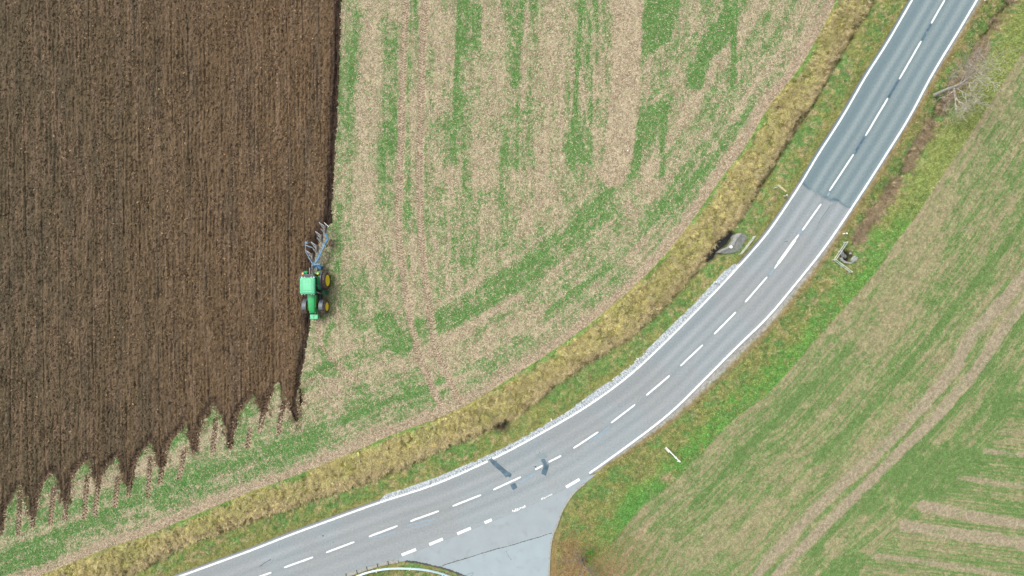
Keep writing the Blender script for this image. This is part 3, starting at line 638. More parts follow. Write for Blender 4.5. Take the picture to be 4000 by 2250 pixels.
for pxs, wd in [([(3022,1053),(3005,1072)], .2), ([(3131,902),(3118,914)], .26), ([(2090,1848),(2060,1868),(2030,1885)], .16), ([(2380,1668),(2330,1706),(2300,1724)], .12), ([(2370,1685),(2320,1718)], .08),
                ([(1590,2052),(1650,2038),(1700,2026)], .12), ([(1600,2064),(1680,2046)], .08), ([(1440,2103),(1500,2092),(1545,2076)], .12), ([(3240,752),(3233,765)], .2), ([(1150,2198),(1105,2215)], .07)]:
    strip('', np.array(M(pxs)), wd, .003, None, mbx=mk, jit=.01)
tag(mk.build('old_line_traces', MT['ghost']), 'faint bluish traces of removed road markings', kind='structure')
mk = MB()
for a, b in [((3636,95),(3601,158)), ((3511,312),(3470,382)), ((3379,533),(3338,600))]:
    strip('', np.array(M([a, b])), .3, .003, None, mbx=mk)
tag(mk.build('centre_joint_sealant', MT['patch']), 'dark blue grey bands between the northern centre dashes', kind='structure')
def zp(px, ox=1880, oy=1760, s=7.244): return [(ox+x/s, oy+y/s) for x, y in px]
poly_sheet('asphalt_patch', zp([(215,255),(290,205),(330,245),(420,310),(560,430),(730,575),(850,650),(862,690),(835,740),(810,765),(770,735),(720,745),(700,765),(670,735),(640,690),(540,590),(450,510),(370,450),(300,370),(255,310)]), .0085, MT['patch'], 'long dark repair patch running in from the cobbled edge')
poly_sheet('asphalt_patch', zp([(1675,275),(1720,240),(1785,230),(1825,285),(1862,375),(1918,400),(1905,480),(1870,590),(1832,715),(1790,695),(1745,675),(1697,670),(1720,560),(1765,450),(1762,400),(1720,330)]), .0085, MT['patch'], 'bent dark repair patch crossing a centre dash')
poly_sheet('asphalt_patch', zp([(820,970),(955,910),(1000,990),(1020,1050),(960,1085),(900,1118),(870,1080)]), .0085, MT['patch'], 'small square dark repair patch below the centre line')
poly_sheet('asphalt_patch', zp([(1530,110),(1640,80),(1800,60),(1890,150),(1860,210),(1740,225),(1560,200)]), .0025, MT['faint'], 'faint grey repair patch above the bent dark one')
mk = MB()
def crack(pxs, wd=.05, jit=.04, z=-.004):
    p = catmull(M(pxs), .12, 0); p = p+np.cumsum(rng.normal(0, .012, p.shape), axis=0)*.4+rng.normal(0, jit*.35, p.shape); strip('', p, wd*(.5+rng.random(len(p))), z, None, mbx=mk)
crack(CRK, .075); crack([(1815,2249),(1850,2236),(1830,2262)], .03); crack([(1976,2150),(1985,2170),(2000,2190)], .03)
crack([(3063,945),(3072,943),(3080,946)], .05, .02, .004); crack([(1012,2215),(1035,2198),(1060,2184)], .06, .03, .004); crack([(3245,800),(3200,870),(3190,900)], .03, .01, .004)
tag(mk.build('road_cracks', MT['crack']), 'thin dark cracks and the joint across the side road', kind='structure')
# drain covers / dark spots
mk = MB()
for x, y, r_ in [(2091,1823,.11), (2107,1767,.06), (2008,1843,.05), (1939,1802,.1), (1262,2093,.1), (1301,2118,.06), (2231,1875,.05)]:
    c = M([(x, y)])[0]; mk.add([(c[0]+r_*math.cos(a)*(1+.2*math.sin(3*a)), c[1]+r_*math.sin(a), .006) for a in np.linspace(0, 2*math.pi, 10, endpoint=False)], [list(range(10))])
tag(mk.build('tar_spots', MT['patch']), 'small dark tar spots on the asphalt', kind='structure')

# kerbs
def kerb(name, pxs, wd, h, mat, lb, gaps=()):
    p = catmull(M(pxs), .25, .25); d = np.gradient(p, axis=0); d /= np.linalg.norm(d, axis=1)[:, None]; nn = np.c_[-d[:, 1], d[:, 0]]
    mb = MB(); n = 4; i = 0
    while i+n < len(p):
        if (i//n) not in gaps:
            for j in range(i, i+n):
                a0, a1 = p[j]+nn[j]*wd/2, p[j]-nn[j]*wd/2; b0, b1 = p[j+1]+nn[j+1]*wd/2, p[j+1]-nn[j+1]*wd/2
                if j == i+n-1: b0 = a0+(b0-a0)*.93; b1 = a1+(b1-a1)*.93
                hh = h
                mb.add([(*a0, -.08), (*a1, -.08), (*b1, -.08), (*b0, -.08), (*a0, hh), (*a1, hh), (*b1, hh), (*b0, hh)], [[0, 1, 2, 3], [4, 5, 6, 7], [0, 1, 5, 4], [1, 2, 6, 5], [2, 3, 7, 6], [3, 0, 4, 7]])
        i += n
    return tag(mb.build(name, mat), lb, kind='structure')
kerb('kerb', [(2142,2380),(2144,2250),(2149,2145),(2160,2088),(2176,2050),(2194,1998),(2223,1949),(2252,1914),(2287,1886)], .22, .03, MT['kerb'], 'weathered kerb along the right side of the side road')
kerb('kerb', [(1240,2295),(1350,2250),(1432,2222),(1515,2198),(1581,2191)], .34, .08, MT['kerb'], 'pale kerb with drainage gaps round the grass corner')
for x, y in [(1353, 2247), (1395, 2233), (1434, 2220), (1475, 2208), (1517, 2198)]:
    c = M([(x, y)])[0]; tag(MB().box((c[0], c[1], .045), (.1, .42, .1), Matrix.Rotation(R(14), 3, 'Z')).build('drain_slot', MT['black']), 'dark drainage slots cut across the pale kerb', kind='structure')
kk = MB(); p = catmull(M([(1581,2193),(1630,2197),(1690,2210),(1746,2224),(1815,2251),(1870,2280)]), .15, .2); strip('', p, .2, .01, None, mbx=kk, jit=.04)
tag(kk.build('gutter_dirt', mat_plain('gutter_dirt', alb(92, 92, 88), .95, var=.3, scale=5)), 'dark gutter line round the grass corner', kind='structure')

# cobbled strip on the inside of the bend
o_edge = catmull(M([(1480,1962),(1498,1937),(1560,1917),(1645,1887),(1760,1843),(1903,1781),(2000,1734),(2110,1672),(2217,1608),(2328,1526),(2410,1470),(2487,1408),(2607,1290),(2718,1182),(2828,1064),(2884,1022),(2892,1028)]), .2, .2)
sv = []; sf = []; scol = []
i0 = dl(LL, M([(1484,1962)])[0]); i1 = dl(LL, M([(2890,1032)])[0])
dLt = np.gradient(LL, axis=0); dLt /= np.linalg.norm(dLt, axis=1)[:, None]; nL = np.c_[-dLt[:, 1], dLt[:, 0]]
for row in range(9):
    off = .22+row*.185; i = float(i0)+random.random()
    while i < i1:
        L = random.uniform(.15, .25); j = int(i+L/.24); c = LL[min(j, len(LL)-1)]+nL[min(j, len(LL)-1)]*off
        wmax = np.min(np.hypot(o_edge[:, 0]-c[0], o_edge[:, 1]-c[1]))
        we = np.min(np.hypot(o_edge[:, 0]-(LL[j][0]), o_edge[:, 1]-(LL[j][1])))
        if off < we+random.uniform(-.07, .05) and random.random() > (.02 if off < we-.3 else .12):
            d = dLt[j]; nn = nL[j]; hl = L/2-.012; hw = .083; z1 = random.uniform(.0, .03); ang = random.uniform(-.12, .12)
            d2 = d*math.cos(ang)+nn*math.sin(ang); n2 = nn*math.cos(ang)-d*math.sin(ang)
            c = c+np.random.default_rng(len(sv)).normal(0, .008, 2); k = len(sv); sh_ = random.uniform(.78, 1.12)
            for zz, f in ((-.07, 1.0), (z1-.015, 1.0), (z1, .82)):
                for a, b in ((-1, -1), (1, -1), (1, 1), (-1, 1)):
                    q = c+d2*a*hl*f+n2*b*hw*f; sv.append((q[0], q[1], zz)); scol.append(alb(222, 232, 238)*sh_*1.0)
            for l in (0, 4):
                for e in range(4): sf.append([k+l+e, k+l+(e+1) % 4, k+l+4+(e+1) % 4, k+l+4+e])
            sf.append([k+8, k+9, k+10, k+11])
        i += (L+.008)/.12
tag(link('cobbled_edge_strip', arr_mesh('cobbled_edge_strip', np.array(sv), np.array(sf), np.array(scol)), MT['stone']), 'strip of pale granite setts along the inside of the bend', kind='structure')
bmb = MB(); sec = LL[i0:i1:3]; wv_ = [min(float(np.min(np.hypot(o_edge[:, 0]-q[0], o_edge[:, 1]-q[1])))+.05, 1.7) for q in sec]
va = [(q[0], q[1], -.028) for q in sec]; vb = [(q[0]+nL[i0+3*k_][0]*wv_[k_], q[1]+nL[i0+3*k_][1]*wv_[k_], -.028) for k_, q in enumerate(sec)]
m_ = len(sec); bmb.add(va+vb, [[k_, k_+1, m_+k_+1, m_+k_] for k_ in range(m_-1)])
tag(bmb.build('cobble_bedding', mat_plain('cobble_bedding_mortar', alb(188, 196, 200), .95, var=.2, scale=4, dirt=tuple(alb(80, 86, 78)), dirt_amt=.2)), 'grey bedding under the granite setts', kind='structure')
poly = [q[:2] for q in va]+[q[:2] for q in vb[::-1]]

# ------------------------------------------------------------------ tyre prints: soil ridges, coloured dark for the shade in the lug grooves
bv = []; bf = []; bc = []
for ti, t in enumerate(TRK):
    hwid = TRW[ti]; d = np.gradient(t, axis=0); d /= np.linalg.norm(d, axis=1)[:, None]; nn = np.c_[-d[:, 1], d[:, 0]]
    stp = 4 if ti > 4 else 3; dark = ti > 4
    for i in range(0, len(t), stp):
        for sd_ in (-1, 1):
            ii = min(i+(stp//2 if sd_ > 0 else 0), len(t)-1)
            if random.random() < (.06 if dark else .18) or abs(t[ii][0]) > 65 or abs(t[ii][1]) > 38: continue
            c0 = t[ii]+nn[ii]*sd_*.05; c1 = t[ii]+nn[ii]*sd_*hwid-d[ii]*(.2 if ti != 1 else .2)*(-1 if dark else 1)
            dirv = c1-c0; ln = np.linalg.norm(dirv); dirv /= ln; pn = np.array([-dirv[1], dirv[0]]); hw = random.uniform(.06, .09) if dark else random.uniform(.05, .07)
            z = float(zat(c0[0], c0[1])); k = len(bv); zt = z+random.uniform(.03, .05)
            for q, zz in ((c0-pn*hw, z-.02), (c0+pn*hw, z-.02), (c1+pn*hw, z-.02), (c1-pn*hw, z-.02), (c0, zt), (c1, zt)): bv.append((q[0], q[1], zz))
            bf += [[k, k+4, k+1], [k+1, k+4, k+5], [k+1, k+5, k+2], [k+2, k+5, k+3], [k+3, k+5, k+4], [k+3, k+4, k]]
            bc += [(alb(62, 47, 37) if dark else alb(140, 120, 96))*random.uniform(.75, 1.25)]*6
tag(link('tyre_prints', arr_mesh('tyre_prints', np.array(bv), np.array(bf), np.array(bc)), MT['clod']), 'herringbone tractor tyre prints pressed into the field', 'tyre prints', kind='stuff')

# ------------------------------------------------------------------ scatter
def pick(n, prob):
    p = prob.ravel().astype(float); cs = np.cumsum(p); r = rng.random(n)*cs[-1]; i = np.searchsorted(cs, r); i = np.clip(i, 0, p.size-1)
    return X.ravel()[i]+rng.uniform(-.06, .06, n), Y.ravel()[i]+rng.uniform(-.06, .06, n), i
def blades(name, x, y, L, az, lean, wd, col, mat, z0=0.0, seg2=True):
    "curved tapering blades; lean = horizontal share of the length"
    n = len(x); z = zat(x, y)+z0; hx = np.cos(az); hy = np.sin(az); px_ = -hy; py_ = hx
    b = np.c_[x, y, z]; s = np.c_[px_, py_, np.zeros(n)]*(wd/2)[:, None]
    m = b+np.c_[hx*L*lean*.4, hy*L*lean*.4, L*(1-lean)*.65+.02]; tp = b+np.c_[hx*L*lean, hy*L*lean, L*(1-lean)*.8+.015]
    V = np.stack([b-s, b+s, m+s*.8, m-s*.8, tp], 1).reshape(-1, 3); k = np.arange(n)*5
    F = np.vstack([np.c_[k, k+1, k+2], np.c_[k, k+2, k+3], np.c_[k+3, k+2, k+4]])
    return link(name, arr_mesh(name, V, F, np.repeat(col, 5, axis=0)), mat)
def cvar(c, n, a=.25, hue=.06): return np.asarray(c)*(1+rng.uniform(-a, a, (n, 1)))*(1+rng.uniform(-hue, hue, (n, 3)))
# clods on the ploughed land
vis = (np.abs(X) < 62) & (np.abs(Y) < 36)
spill = (~plough_in)*field_in*(1-sm(.1, 1.3, dPL))*sm(-9, -12, Y)
n = 90000; x, y, i = pick(n, (plough_in+.5*spill)*vis*(.35+sm(.4, .6, fbm(fx/.6, Y/2.5, 101, 2)))*(1-.6*np.exp(-(gro/.12)**2)))
big = rng.random(n)**3; sz = .03+.085*big
oc = np.array([[1, 0, 0], [-1, 0, 0], [0, 1, 0], [0, -1, 0], [0, 0, 1], [0, 0, -1]], float); of = np.array([[0, 2, 4], [2, 1, 4], [1, 3, 4], [3, 0, 4], [2, 0, 5], [1, 2, 5], [3, 1, 5], [0, 3, 5]])
a = rng.uniform(0, math.pi, n); ca, sa = np.cos(a), np.sin(a)
sc3 = np.c_[sz*rng.uniform(.7, 1.8, n), sz*rng.uniform(.6, 1.1, n), sz*rng.uniform(.5, .9, n)]
v = oc[None]*sc3[:, None]*(1+rng.uniform(-.3, .3, (n, 6, 1)))
vx = v[..., 0]*ca[:, None]-v[..., 1]*sa[:, None]; vy = v[..., 0]*sa[:, None]+v[..., 1]*ca[:, None]
V = np.stack([vx+x[:, None], vy+y[:, None], v[..., 2]+(zat(x, y)+sz*.3)[:, None]], -1).reshape(-1, 3)
F = (of[None]+(np.arange(n)*6)[:, None, None]).reshape(-1, 3)
cc = C.reshape(-1, 3)[i]*rng.choice([.5, .8, 1.1, 1.6, 2.4], n, p=[.25, .27, .24, .17, .07])[:, None]
tag(link('soil_clods', arr_mesh('soil_clods', V, F, np.repeat(cc, 6, axis=0)), MT['clod']), 'loose clods of turned earth and pale stones on the ploughed land', 'clods', kind='stuff')
# straw and chaff on the stubble
stub = (field_in & ~plough_in & vis)*(1-.85*(1-sm(.2, .9, dPL))*sm(-9, -12, Y))
n = 120000; x, y, i = pick(n, stub*(.25+(1-GF))*(1-.6*track_w))
col = cvar(alb(208, 192, 164), n, .3, .04); dk = rng.random(n) < .28; col[dk] = cvar(alb(140, 118, 94), dk.sum(), .25)
tag(blades('straw', x, y, rng.uniform(.12, .34, n), rng.uniform(0, 6.28, n), rng.uniform(.8, .98, n), rng.uniform(.03, .07, n), col*1.25, MT['straw']), 'pale chopped straw lying over the stubble field', 'straw', kind='stuff')
n = 190000; x, y, i = pick(n, stub*(GF**1.3+.02)*(1-.7*track_w))
col = cvar(alb(108, 170, 84), n, .4, .07); tg = GF.ravel()[i]; col[tg > .7] *= np.array([.8, .98, .75])
tag(blades('seedlings', x, y, rng.uniform(.08, .2, n), rng.uniform(0, 6.28, n), rng.uniform(.4, .85, n), rng.uniform(.03, .07, n), col, MT['leaf']), 'green self sown seedlings growing in streaks through the stubble', 'seedlings', kind='stuff')
# crop
cropm = crop_in & vis
n = 170000; x, y, i = pick(n, cropm*(GC**1.3+.05)*(.4+.6*saw))
tag(blades('young_crop', x, y, rng.uniform(.08, .18, n), rng.uniform(0, 6.28, n), rng.uniform(.4, .85, n), rng.uniform(.025, .06, n), cvar(alb(116, 162, 84), n, .35, .07), MT['leaf']), 'young green cereal plants in rows right of the road', 'crop', kind='stuff')
n = 60000; x, y, i = pick(n, cropm*(.2+(1-GC)))
col = cvar(alb(190, 172, 140), n, .3, .04)
tag(blades('crop_residue', x, y, rng.uniform(.06, .2, n), rng.uniform(0, 6.28, n), rng.uniform(.8, .98, n), rng.uniform(.02, .045, n), col, MT['straw']), 'thin dry residue between the rows of young crop', 'straw', kind='stuff')
# mown verge
vm = vergem & vis & ~road_in & (dLL > .55) & (sdist < .02) & (np.where(rgt > 0, dRL > wsh+.15, True))
cob = blur(inside(poly).astype(float), 1) > .02
vm &= ~cob
n = 150000; x, y, i = pick(n, vm*(1-.8*tallk)*(1-np.clip(pitL+pitR, 0, 1))*1.0)
col = C.reshape(-1, 3)[i]*1.35*(1+rng.uniform(-.5, .5, (n, 1)))*(1+rng.uniform(-.07, .07, (n, 3)))
tag(blades('verge_grass', x, y, rng.uniform(.1, .28, n), rng.uniform(0, 6.28, n), rng.uniform(.35, .8, n), rng.uniform(.03, .07, n), col, MT['leaf']), 'short rough grass on the verges beside the road', 'grass', kind='stuff')
# tall dry grass band: clumps whose blades fan out and lean together
ncl = 15000; cx, cy, i = pick(ncl, (vm & tall_in)*(dB1 > .35)*(.06+.94*sm(.38, .58, fbm(X/.42, Y/.42, 105, 2)))*(1-np.clip(pitL+pitH, 0, 1)))
nb = 13; n = ncl*nb; x = np.repeat(cx, nb)+rng.normal(0, .09, n); y = np.repeat(cy, nb)+rng.normal(0, .09, n)
cl_az = np.repeat(fbm(cx/1.6, cy/1.6, 106, 2)*9+rng.normal(0, .7, ncl), nb); az = cl_az+rng.normal(0, .9, n)
base_c = C.reshape(-1, 3)[i]*1.9*(1+rng.uniform(-.55, .5, (ncl, 1))); drym = rng.random(ncl) < .35; base_c[drym] = cvar(alb(222, 208, 156), drym.sum(), .25)
col = np.repeat(base_c, nb, axis=0)*(1+rng.uniform(-.25, .25, (n, 1)))
inner = np.repeat((dD1.ravel()[i] < 1.6), nb)
tag(blades('tall_dry_grass', x, y, rng.uniform(.3, .62, n)*np.where(inner, 1.35, 1), az, rng.uniform(.35, .8, n), rng.uniform(.03, .06, n), col, MT['straw']), 'tall yellowed grass filling the ditch bank left of the road', 'grass', kind='stuff')
# brown reeds in the right ditch
ncl = 1050; cx, cy, i = pick(ncl, (vm & (dD2 < 1.1))*np.exp(-(dD2/.42)**2)*sm(.3, .5, vn(sD2/1.3, 0*X, 12)+.1))
nb = 22; n = ncl*nb; x = np.repeat(cx, nb)+rng.normal(0, .1, n); y = np.repeat(cy, nb)+rng.normal(0, .1, n)
az = np.repeat(rng.uniform(0, 6.28, ncl), nb)+rng.normal(0, .6, n); bc_ = cvar(alb(186, 166, 132), ncl, .45, .04)
tag(blades('dry_reeds', x, y, rng.uniform(.5, 1.15, n), az, rng.uniform(.4, .8, n), rng.uniform(.02, .045, n), np.repeat(bc_, nb, axis=0)*(1+rng.uniform(-.3, .3, (n, 1))), MT['straw']), 'brown collapsed reeds along the ditch right of the road', 'reeds', kind='stuff')
# fallen leaves near the bottom tree
n = 9000; x = rng.normal(8, 3, n); y = rng.normal(-32.5, 2.6, n); ok = (x > 4.7) & (y > -38); x, y = x[ok], y[ok]; n = len(x)
tag(blades('fallen_leaves', x, y, rng.uniform(.06, .13, n), rng.uniform(0, 6.28, n), np.full(n, .95), rng.uniform(.05, .09, n), cvar(alb(176, 130, 84), n, .4, .1), MT['straw']), 'brown fallen leaves scattered under the bare tree at the bottom', 'leaves', kind='stuff')

#PART2
# ------------------------------------------------------------------ tractor (nose towards -Y)
TX, TY = -22.80, .9
tr_ = empty('tractor', (TX, TY, -.12), 'green tractor with yellow wheel rims pulling the plough along the furrow', 'tractor')
tr_.rotation_euler = (0, R(-6), 0)      # left wheels run in the open furrow
def wheel(cx, cy, rad, wd, rr, outer):
    z = rad-.06; mb = MB(); h = wd/2
    mb.revolve_x((cx, cy, z), [(-h, rr), (-h*1.02, rad*.80), (-h*.8, rad*.94), (h*.8, rad*.94), (h*1.02, rad*.80), (h, rr)], 40)
    for k in range(20):
        for sd_ in (-1, 1):
            a = 2*math.pi*(k+(.5 if sd_ > 0 else 0))/20; a2 = a-.2
            p0 = Vector((cx+sd_*.02, cy+math.cos(a)*rad*.965, z+math.sin(a)*rad*.965)); p1 = Vector((cx+sd_*h*.98, cy+math.cos(a2)*rad*.95, z+math.sin(a2)*rad*.95))
            mb.bar(p0, p1, .06, .09, up=Vector((0, math.cos(a), math.sin(a))))
    wl_ = mb.build('wheel', MT['tyre'], tr_)
    s_ = outer; rm = MB()
    rm.revolve_x((cx, cy, z), [(s_*h*1.0, rr+.015), (s_*h*.85, rr*.95), (s_*h*.78, rr*.5), (s_*h*.84, .13), (s_*h*.84, .001), (-s_*h*.9, .001), (-s_*h*.9, rr+.015)], 36)
    for k in range(8):
        a = k*math.pi/4; rm.box((cx+s_*h*.86, cy+math.cos(a)*.2, z+math.sin(a)*.2), (.05, .045, .045))
    rm.build('rim', MT['yellow'], wl_, smooth=True)
for cx, o_ in ((1.20, 1), (-1.20, -1)): wheel(cx, -.02, 1.03, .76, .66, o_)
for cx, o_ in ((1.12, 1), (-1.12, -1)): wheel(cx, -3.06, .82, .62, .5, o_)
def arch(cx0, cx1, cy, cz, rad, a0, a1, th=.05, n=14, flare=0.0):
    "curved sheet over a wheel; angles from +Y (rear) over the top"
    r0 = []
    for k in range(n+1):
        a = a0+(a1-a0)*k/n; c, s_ = math.cos(a), math.sin(a); t = k/n
        xx1 = cx1+flare*t
        r0.append([(cx0, cy+c*rad, cz+s_*rad), (xx1, cy+c*rad, cz+s_*rad), (xx1, cy+c*(rad-th), cz+s_*(rad-th)), (cx0, cy+c*(rad-th), cz+s_*(rad-th))])
    return MB().loft([[Vector(p) for p in r] for r in r0])
for s_ in (1, -1):
    arch(s_*.58, s_*.98, 0, 1.0, 1.18, R(25), R(158)).build('rear_fender', MT['green'], tr_, bevel=.012)
    arch(s_*.985, s_*1.20, 0, .98, 1.15, R(25), R(150)).build('fender_extension', MT['fender'], tr_, bevel=.012)
    mb = MB(); n = 12; ring = [(s_*.58, math.cos(R(25+133*k/n))*1.15, 1.0+math.sin(R(25+133*k/n))*1.15) for k in range(n+1)]
    mb.add(ring+[(x-s_*.03, y, z) for x, y, z in ring], [list(range(n+1)), list(range(n+1, 2*n+2))[::-1]]+[[k, k+1, n+2+k, n+1+k] for k in range(n)]); mb.build('fender_side', MT['green'], tr_)
    f_ = arch(s_*.76, s_*1.24, -3.06, .80, .92, R(15), R(112), .05).build('front_fender', MT['fender'], tr_, bevel=.012)
    ped = MB(); ped.tube([(s_*.88, .74, 2.0), (s_*.88, .74, 2.16)], [.16, .13], 14).build('beacon_base', MT['green'], tr_, smooth=True)
    MB().tube([(s_*.88, .74, 2.16), (s_*.88, .74, 2.22), (s_*.88, .74, 2.26)], [.125, .115, .04], 14).build('beacon', MT['amber'], tr_, smooth=True)
# hood
def ring(y, w0, w1, zb, zt):
    return [Vector((x, y, z)) for x, z in ((-w0, zb), (w0, zb), (w0, zt-.26), (w1+.02, zt-.07), (w1*.55, zt), (-w1*.55, zt), (-w1-.02, zt-.07), (-w0, zt-.26))]
hx = -.02
hd = MB().loft([ring(-1.35, .46, .40, 1.12, 2.12), ring(-2.2, .45, .385, 1.08, 2.08), ring(-3.0, .42, .36, 1.02, 1.98), ring(-3.55, .38, .32, .98, 1.86), ring(-3.78, .33, .26, 1.0, 1.68)])
hood = hd.build('hood', MT['green'], tr_, bevel=.03, smooth=True)
MB().bar((0, -1.5, 2.117), (0, -3.5, 1.868), .012, .012).build('hood_seam', MT['dgreen'], hood)
for s_ in (1, -1):
    MB().bar((s_*.467, -1.45, 1.80), (s_*.425, -3.1, 1.66), .02, .075).build('stripe', MT['yellow'], hood)
    v_ = MB(); [v_.bar((s_*.45, -2.62-.17*k, 1.25), (s_*.448, -2.70-.17*k, 1.5), .03, .07) for k in range(4)]; v_.build('side_vent', MT['black'], hood)
    hl = MB().box((s_*.27, -3.77, 1.42), (.2, .06, .16)).build('headlight', MT['white'], tr_, bevel=.02)
# chassis, axles
ch = MB(); ch.box((0, -1.2, .85), (.5, 4.3, .5)); ch.box((0, 0, 1.0), (1.5, .35, .35)); ch.box((0, -3.06, .8), (1.5, .25, .25)); ch.box((0, .75, 1.0), (.6, .5, .7))
ch.build('chassis', MT['dgreen'], tr_, bevel=.03)
for s_ in (1, -1): MB().box((s_*.62, -1.75, .85), (.35, 1.0, .5)).build('fuel_tank', MT['black'], tr_, bevel=.04)
MB().tube([(.56, -1.62, 1.1), (.56, -1.62, 2.6), (.56, -1.55, 2.78)], [.07, .07, .06], 10).build('exhaust', MT['black'], tr_, smooth=True)
wt = MB()
for k in range(8): wt.box((-.385+k*.11, -4.2, .82), (.1, .42, .48))
wt.box((0, -4.22, 1.09), (.92, .52, .16)); wt.build('front_weight', MT['green2'], tr_, bevel=.035)
MB().box((0, -4.22, 1.18), (.06, .2, .03)).build('weight_pin', MT['dgreen'], tr_)
MB().box((0, -3.9, .9), (.4, .5, .3)).build('front_linkage', MT['black'], tr_, bevel=.02)
# cab
gl = MB(); lo = [(-.62, -1.35), (.62, -1.35), (.80, -.55), (.80, .62), (.6, .72), (-.6, .72), (-.80, .62), (-.80, -.55)]
gl.loft([[Vector((x*1.0, y, 1.25)) for x, y in lo], [Vector((x*.98, y*.98, 2.2)) for x, y in lo], [Vector((x*.93, y*.93-.02, 2.86)) for x, y in lo]])
cab = gl.build('cab', MT['glass'], tr_, bevel=.03)
for (x, y) in lo:
    MB().tube([(x*1.01, y*1.01, 1.2), (x*.99, y*.99, 2.2), (x*.94, y*.94-.02, 2.86)], .035, 6).build('cab_pillar', MT['dgreen'], cab)
MB().box((0, -.3, 1.15), (1.6, 1.9, .18)).build('cab_floor', MT['black'], cab, bevel=.03)
def rr(cx, cy, wx, wy, r_, n=5):
    pts = []
    for sx, sy, a0 in ((1, 1, 0), (-1, 1, 90), (-1, -1, 180), (1, -1, 270)):
        for k in range(n+1):
            a = R(a0+90*k/n); pts.append((cx+sx*(wx/2-r_)+math.cos(a)*r_, cy+sy*(wy/2-r_)+math.sin(a)*r_))
    return pts
rl = MB(); CY = -.66
rl.loft([[Vector((x, y, z)) for x, y in rr(0, CY, wx, wy, r_)] for z, wx, wy, r_ in ((2.82, 1.66, 1.78, .2), (2.88, 1.78, 1.92, .24), (3.02, 1.76, 1.90, .24), (3.10, 1.62, 1.76, .22), (3.12, 1.3, 1.5, .2))])
roof = rl.build('cab_roof', MT['green2'], tr_, smooth=True)
gv = MB(); Zr = 3.121
oct_ = [Vector((x, y, Zr-.004)) for x, y in rr(0, CY, 1.36, 1.56, .24, 2)]
for k in range(len(oct_)): gv.bar(oct_[k], oct_[(k+1) % len(oct_)], .024, .016)
for x in (-.5, .5): gv.bar((x, CY-.6, Zr), (x, CY+.72, Zr), .022, .016)
gv.bar((-.5, CY-.52, Zr), (.5, CY-.52, Zr), .022, .014); gv.bar((-.14, CY+.3, Zr), (-.14, CY+.68, Zr), .015, .014); gv.bar((.14, CY+.3, Zr), (.14, CY+.68, Zr), .015, .014)
gv.build('roof_groove', MT['dgreen'], roof)
for x in (-.7, -.4, .4, .7):
    for sy in (1, -1): MB().box((x, CY+sy*.98, 2.84), (.14, .08, .1)).build('work_light', MT['galv'], tr_, bevel=.015)
MB().tube([(.5, CY+1.05, 2.72), (.98, CY+.98, 2.72)], .085, 10).build('air_intake', MT['black'], tr_, smooth=True)
for s_ in (1, -1):
    m_ = MB(); m_.tube([(s_*.78, -1.35, 2.35), (s_*1.2, -1.5, 2.4)], .02, 6); m_.build('mirror_arm', MT['galv'], tr_)
    MB().box((s_*1.25, -1.5, 2.25), (.2, .06, .34)).build('mirror', MT['black'], tr_, bevel=.02)
st = MB()
for z, x0_ in ((.45, 1.42), (.8, 1.32), (1.15, 1.22)): st.box((x0_-.1, -1.42, z), (.34, .42, .03))
for x0_, y0_ in ((1.35, -1.2), (1.35, -1.65), (1.0, -1.2), (1.0, -1.65)): st.bar((x0_+.1, y0_, .4), (x0_-.12, y0_, 1.2), .035)
st.bar((.85, -1.2, 1.2), (1.3, -1.2, 1.2), .04); st.bar((.85, -1.65, 1.2), (1.3, -1.65, 1.2), .04); st.bar((1.3, -1.2, 1.2), (1.3, -1.65, 1.2), .04); st.bar((1.08, -1.2, 1.2), (1.08, -1.65, 1.2), .03)
st.build('step', MT['dgreen'], tr_)
hr = MB(); hr.tube([(.86, -.6, 1.3), (.9, -.7, 1.9), (.84, -.62, 2.3)], .018, 6); hr.build('handrail', MT['galv'], tr_)
lk = MB()
for s_ in (1, -1):
    lk.bar((s_*.35, .9, .7), (s_*.45, 1.9, .75), .08, .1); lk.bar((s_*.35, .7, 1.5), (s_*.42, 1.45, 1.35), .07); lk.tube([(s_*.42, 1.4, 1.35), (s_*.42, 1.45, .8)], .04, 6)
lk.tube([(0, .8, 1.5), (0, 1.85, 1.35)], .05, 8); lk.box((0, .98, 1.25), (.5, .25, .35))
for k in range(5): lk.tube([(-.2+.1*k, .95, 1.5), (-.22+.1*k, 1.3, 1.62-.1*(k % 2)), (-.1+.05*k, 1.7, 1.3)], .022, 5)
lk.build('hitch', MT['steel'], tr_)

# ------------------------------------------------------------------ plough: world coordinates from the survey, origin at its headstock
PO = P(1240, 1040, 0)
pg = empty('plough', PO, 'blue four furrow reversible plough with steel mouldboards behind the tractor', 'plough')
def Q(x, y, z): return P(x, y, z)-PO
hb = MB(); hb.box(Q(1240, 1040, .95), (1.25, .22, .5)); hb.box(Q(1240, 1047, 1.0), (.9, .16, .3)); hb.box(Q(1238, 1034, 1.15), (.85, .2, .28))
hb.bar(Q(1228, 1045, .9), Q(1228, 1038, 1.5), .08); hb.bar(Q(1252, 1045, .9), Q(1252, 1038, 1.5), .08); hb.box(Q(1220, 1048, .6), (.25, .3, .25)); hb.box(Q(1257, 1046, .6), (.25, .3, .25))
hb.build('headstock', MT['blue'], pg, bevel=.02)
pl = MB()
pl.box(Q(1239, 1033, 1.42), (.72, .16, .06)); pl.bar(Q(1262, 1038, 1.2), Q(1218, 1036, 1.2), .07); pl.build('headstock_plate', MT['lblue'], pg)
bp = MB(); bp.bar(Q(1231, 1030, 1.1), Q(1262, 966, 1.12), .20, .2); bp.bar(Q(1262, 968, 1.12), Q(1282, 930, 1.12), .20, .2); bp.bar(Q(1281, 932, 1.12), Q(1273, 914, 1.12), .18, .2); bp.bar(Q(1240, 1028, 1.25), Q(1257, 985, 1.25), .07)
bp.build('beam', MT['blue'], pg, bevel=.015)
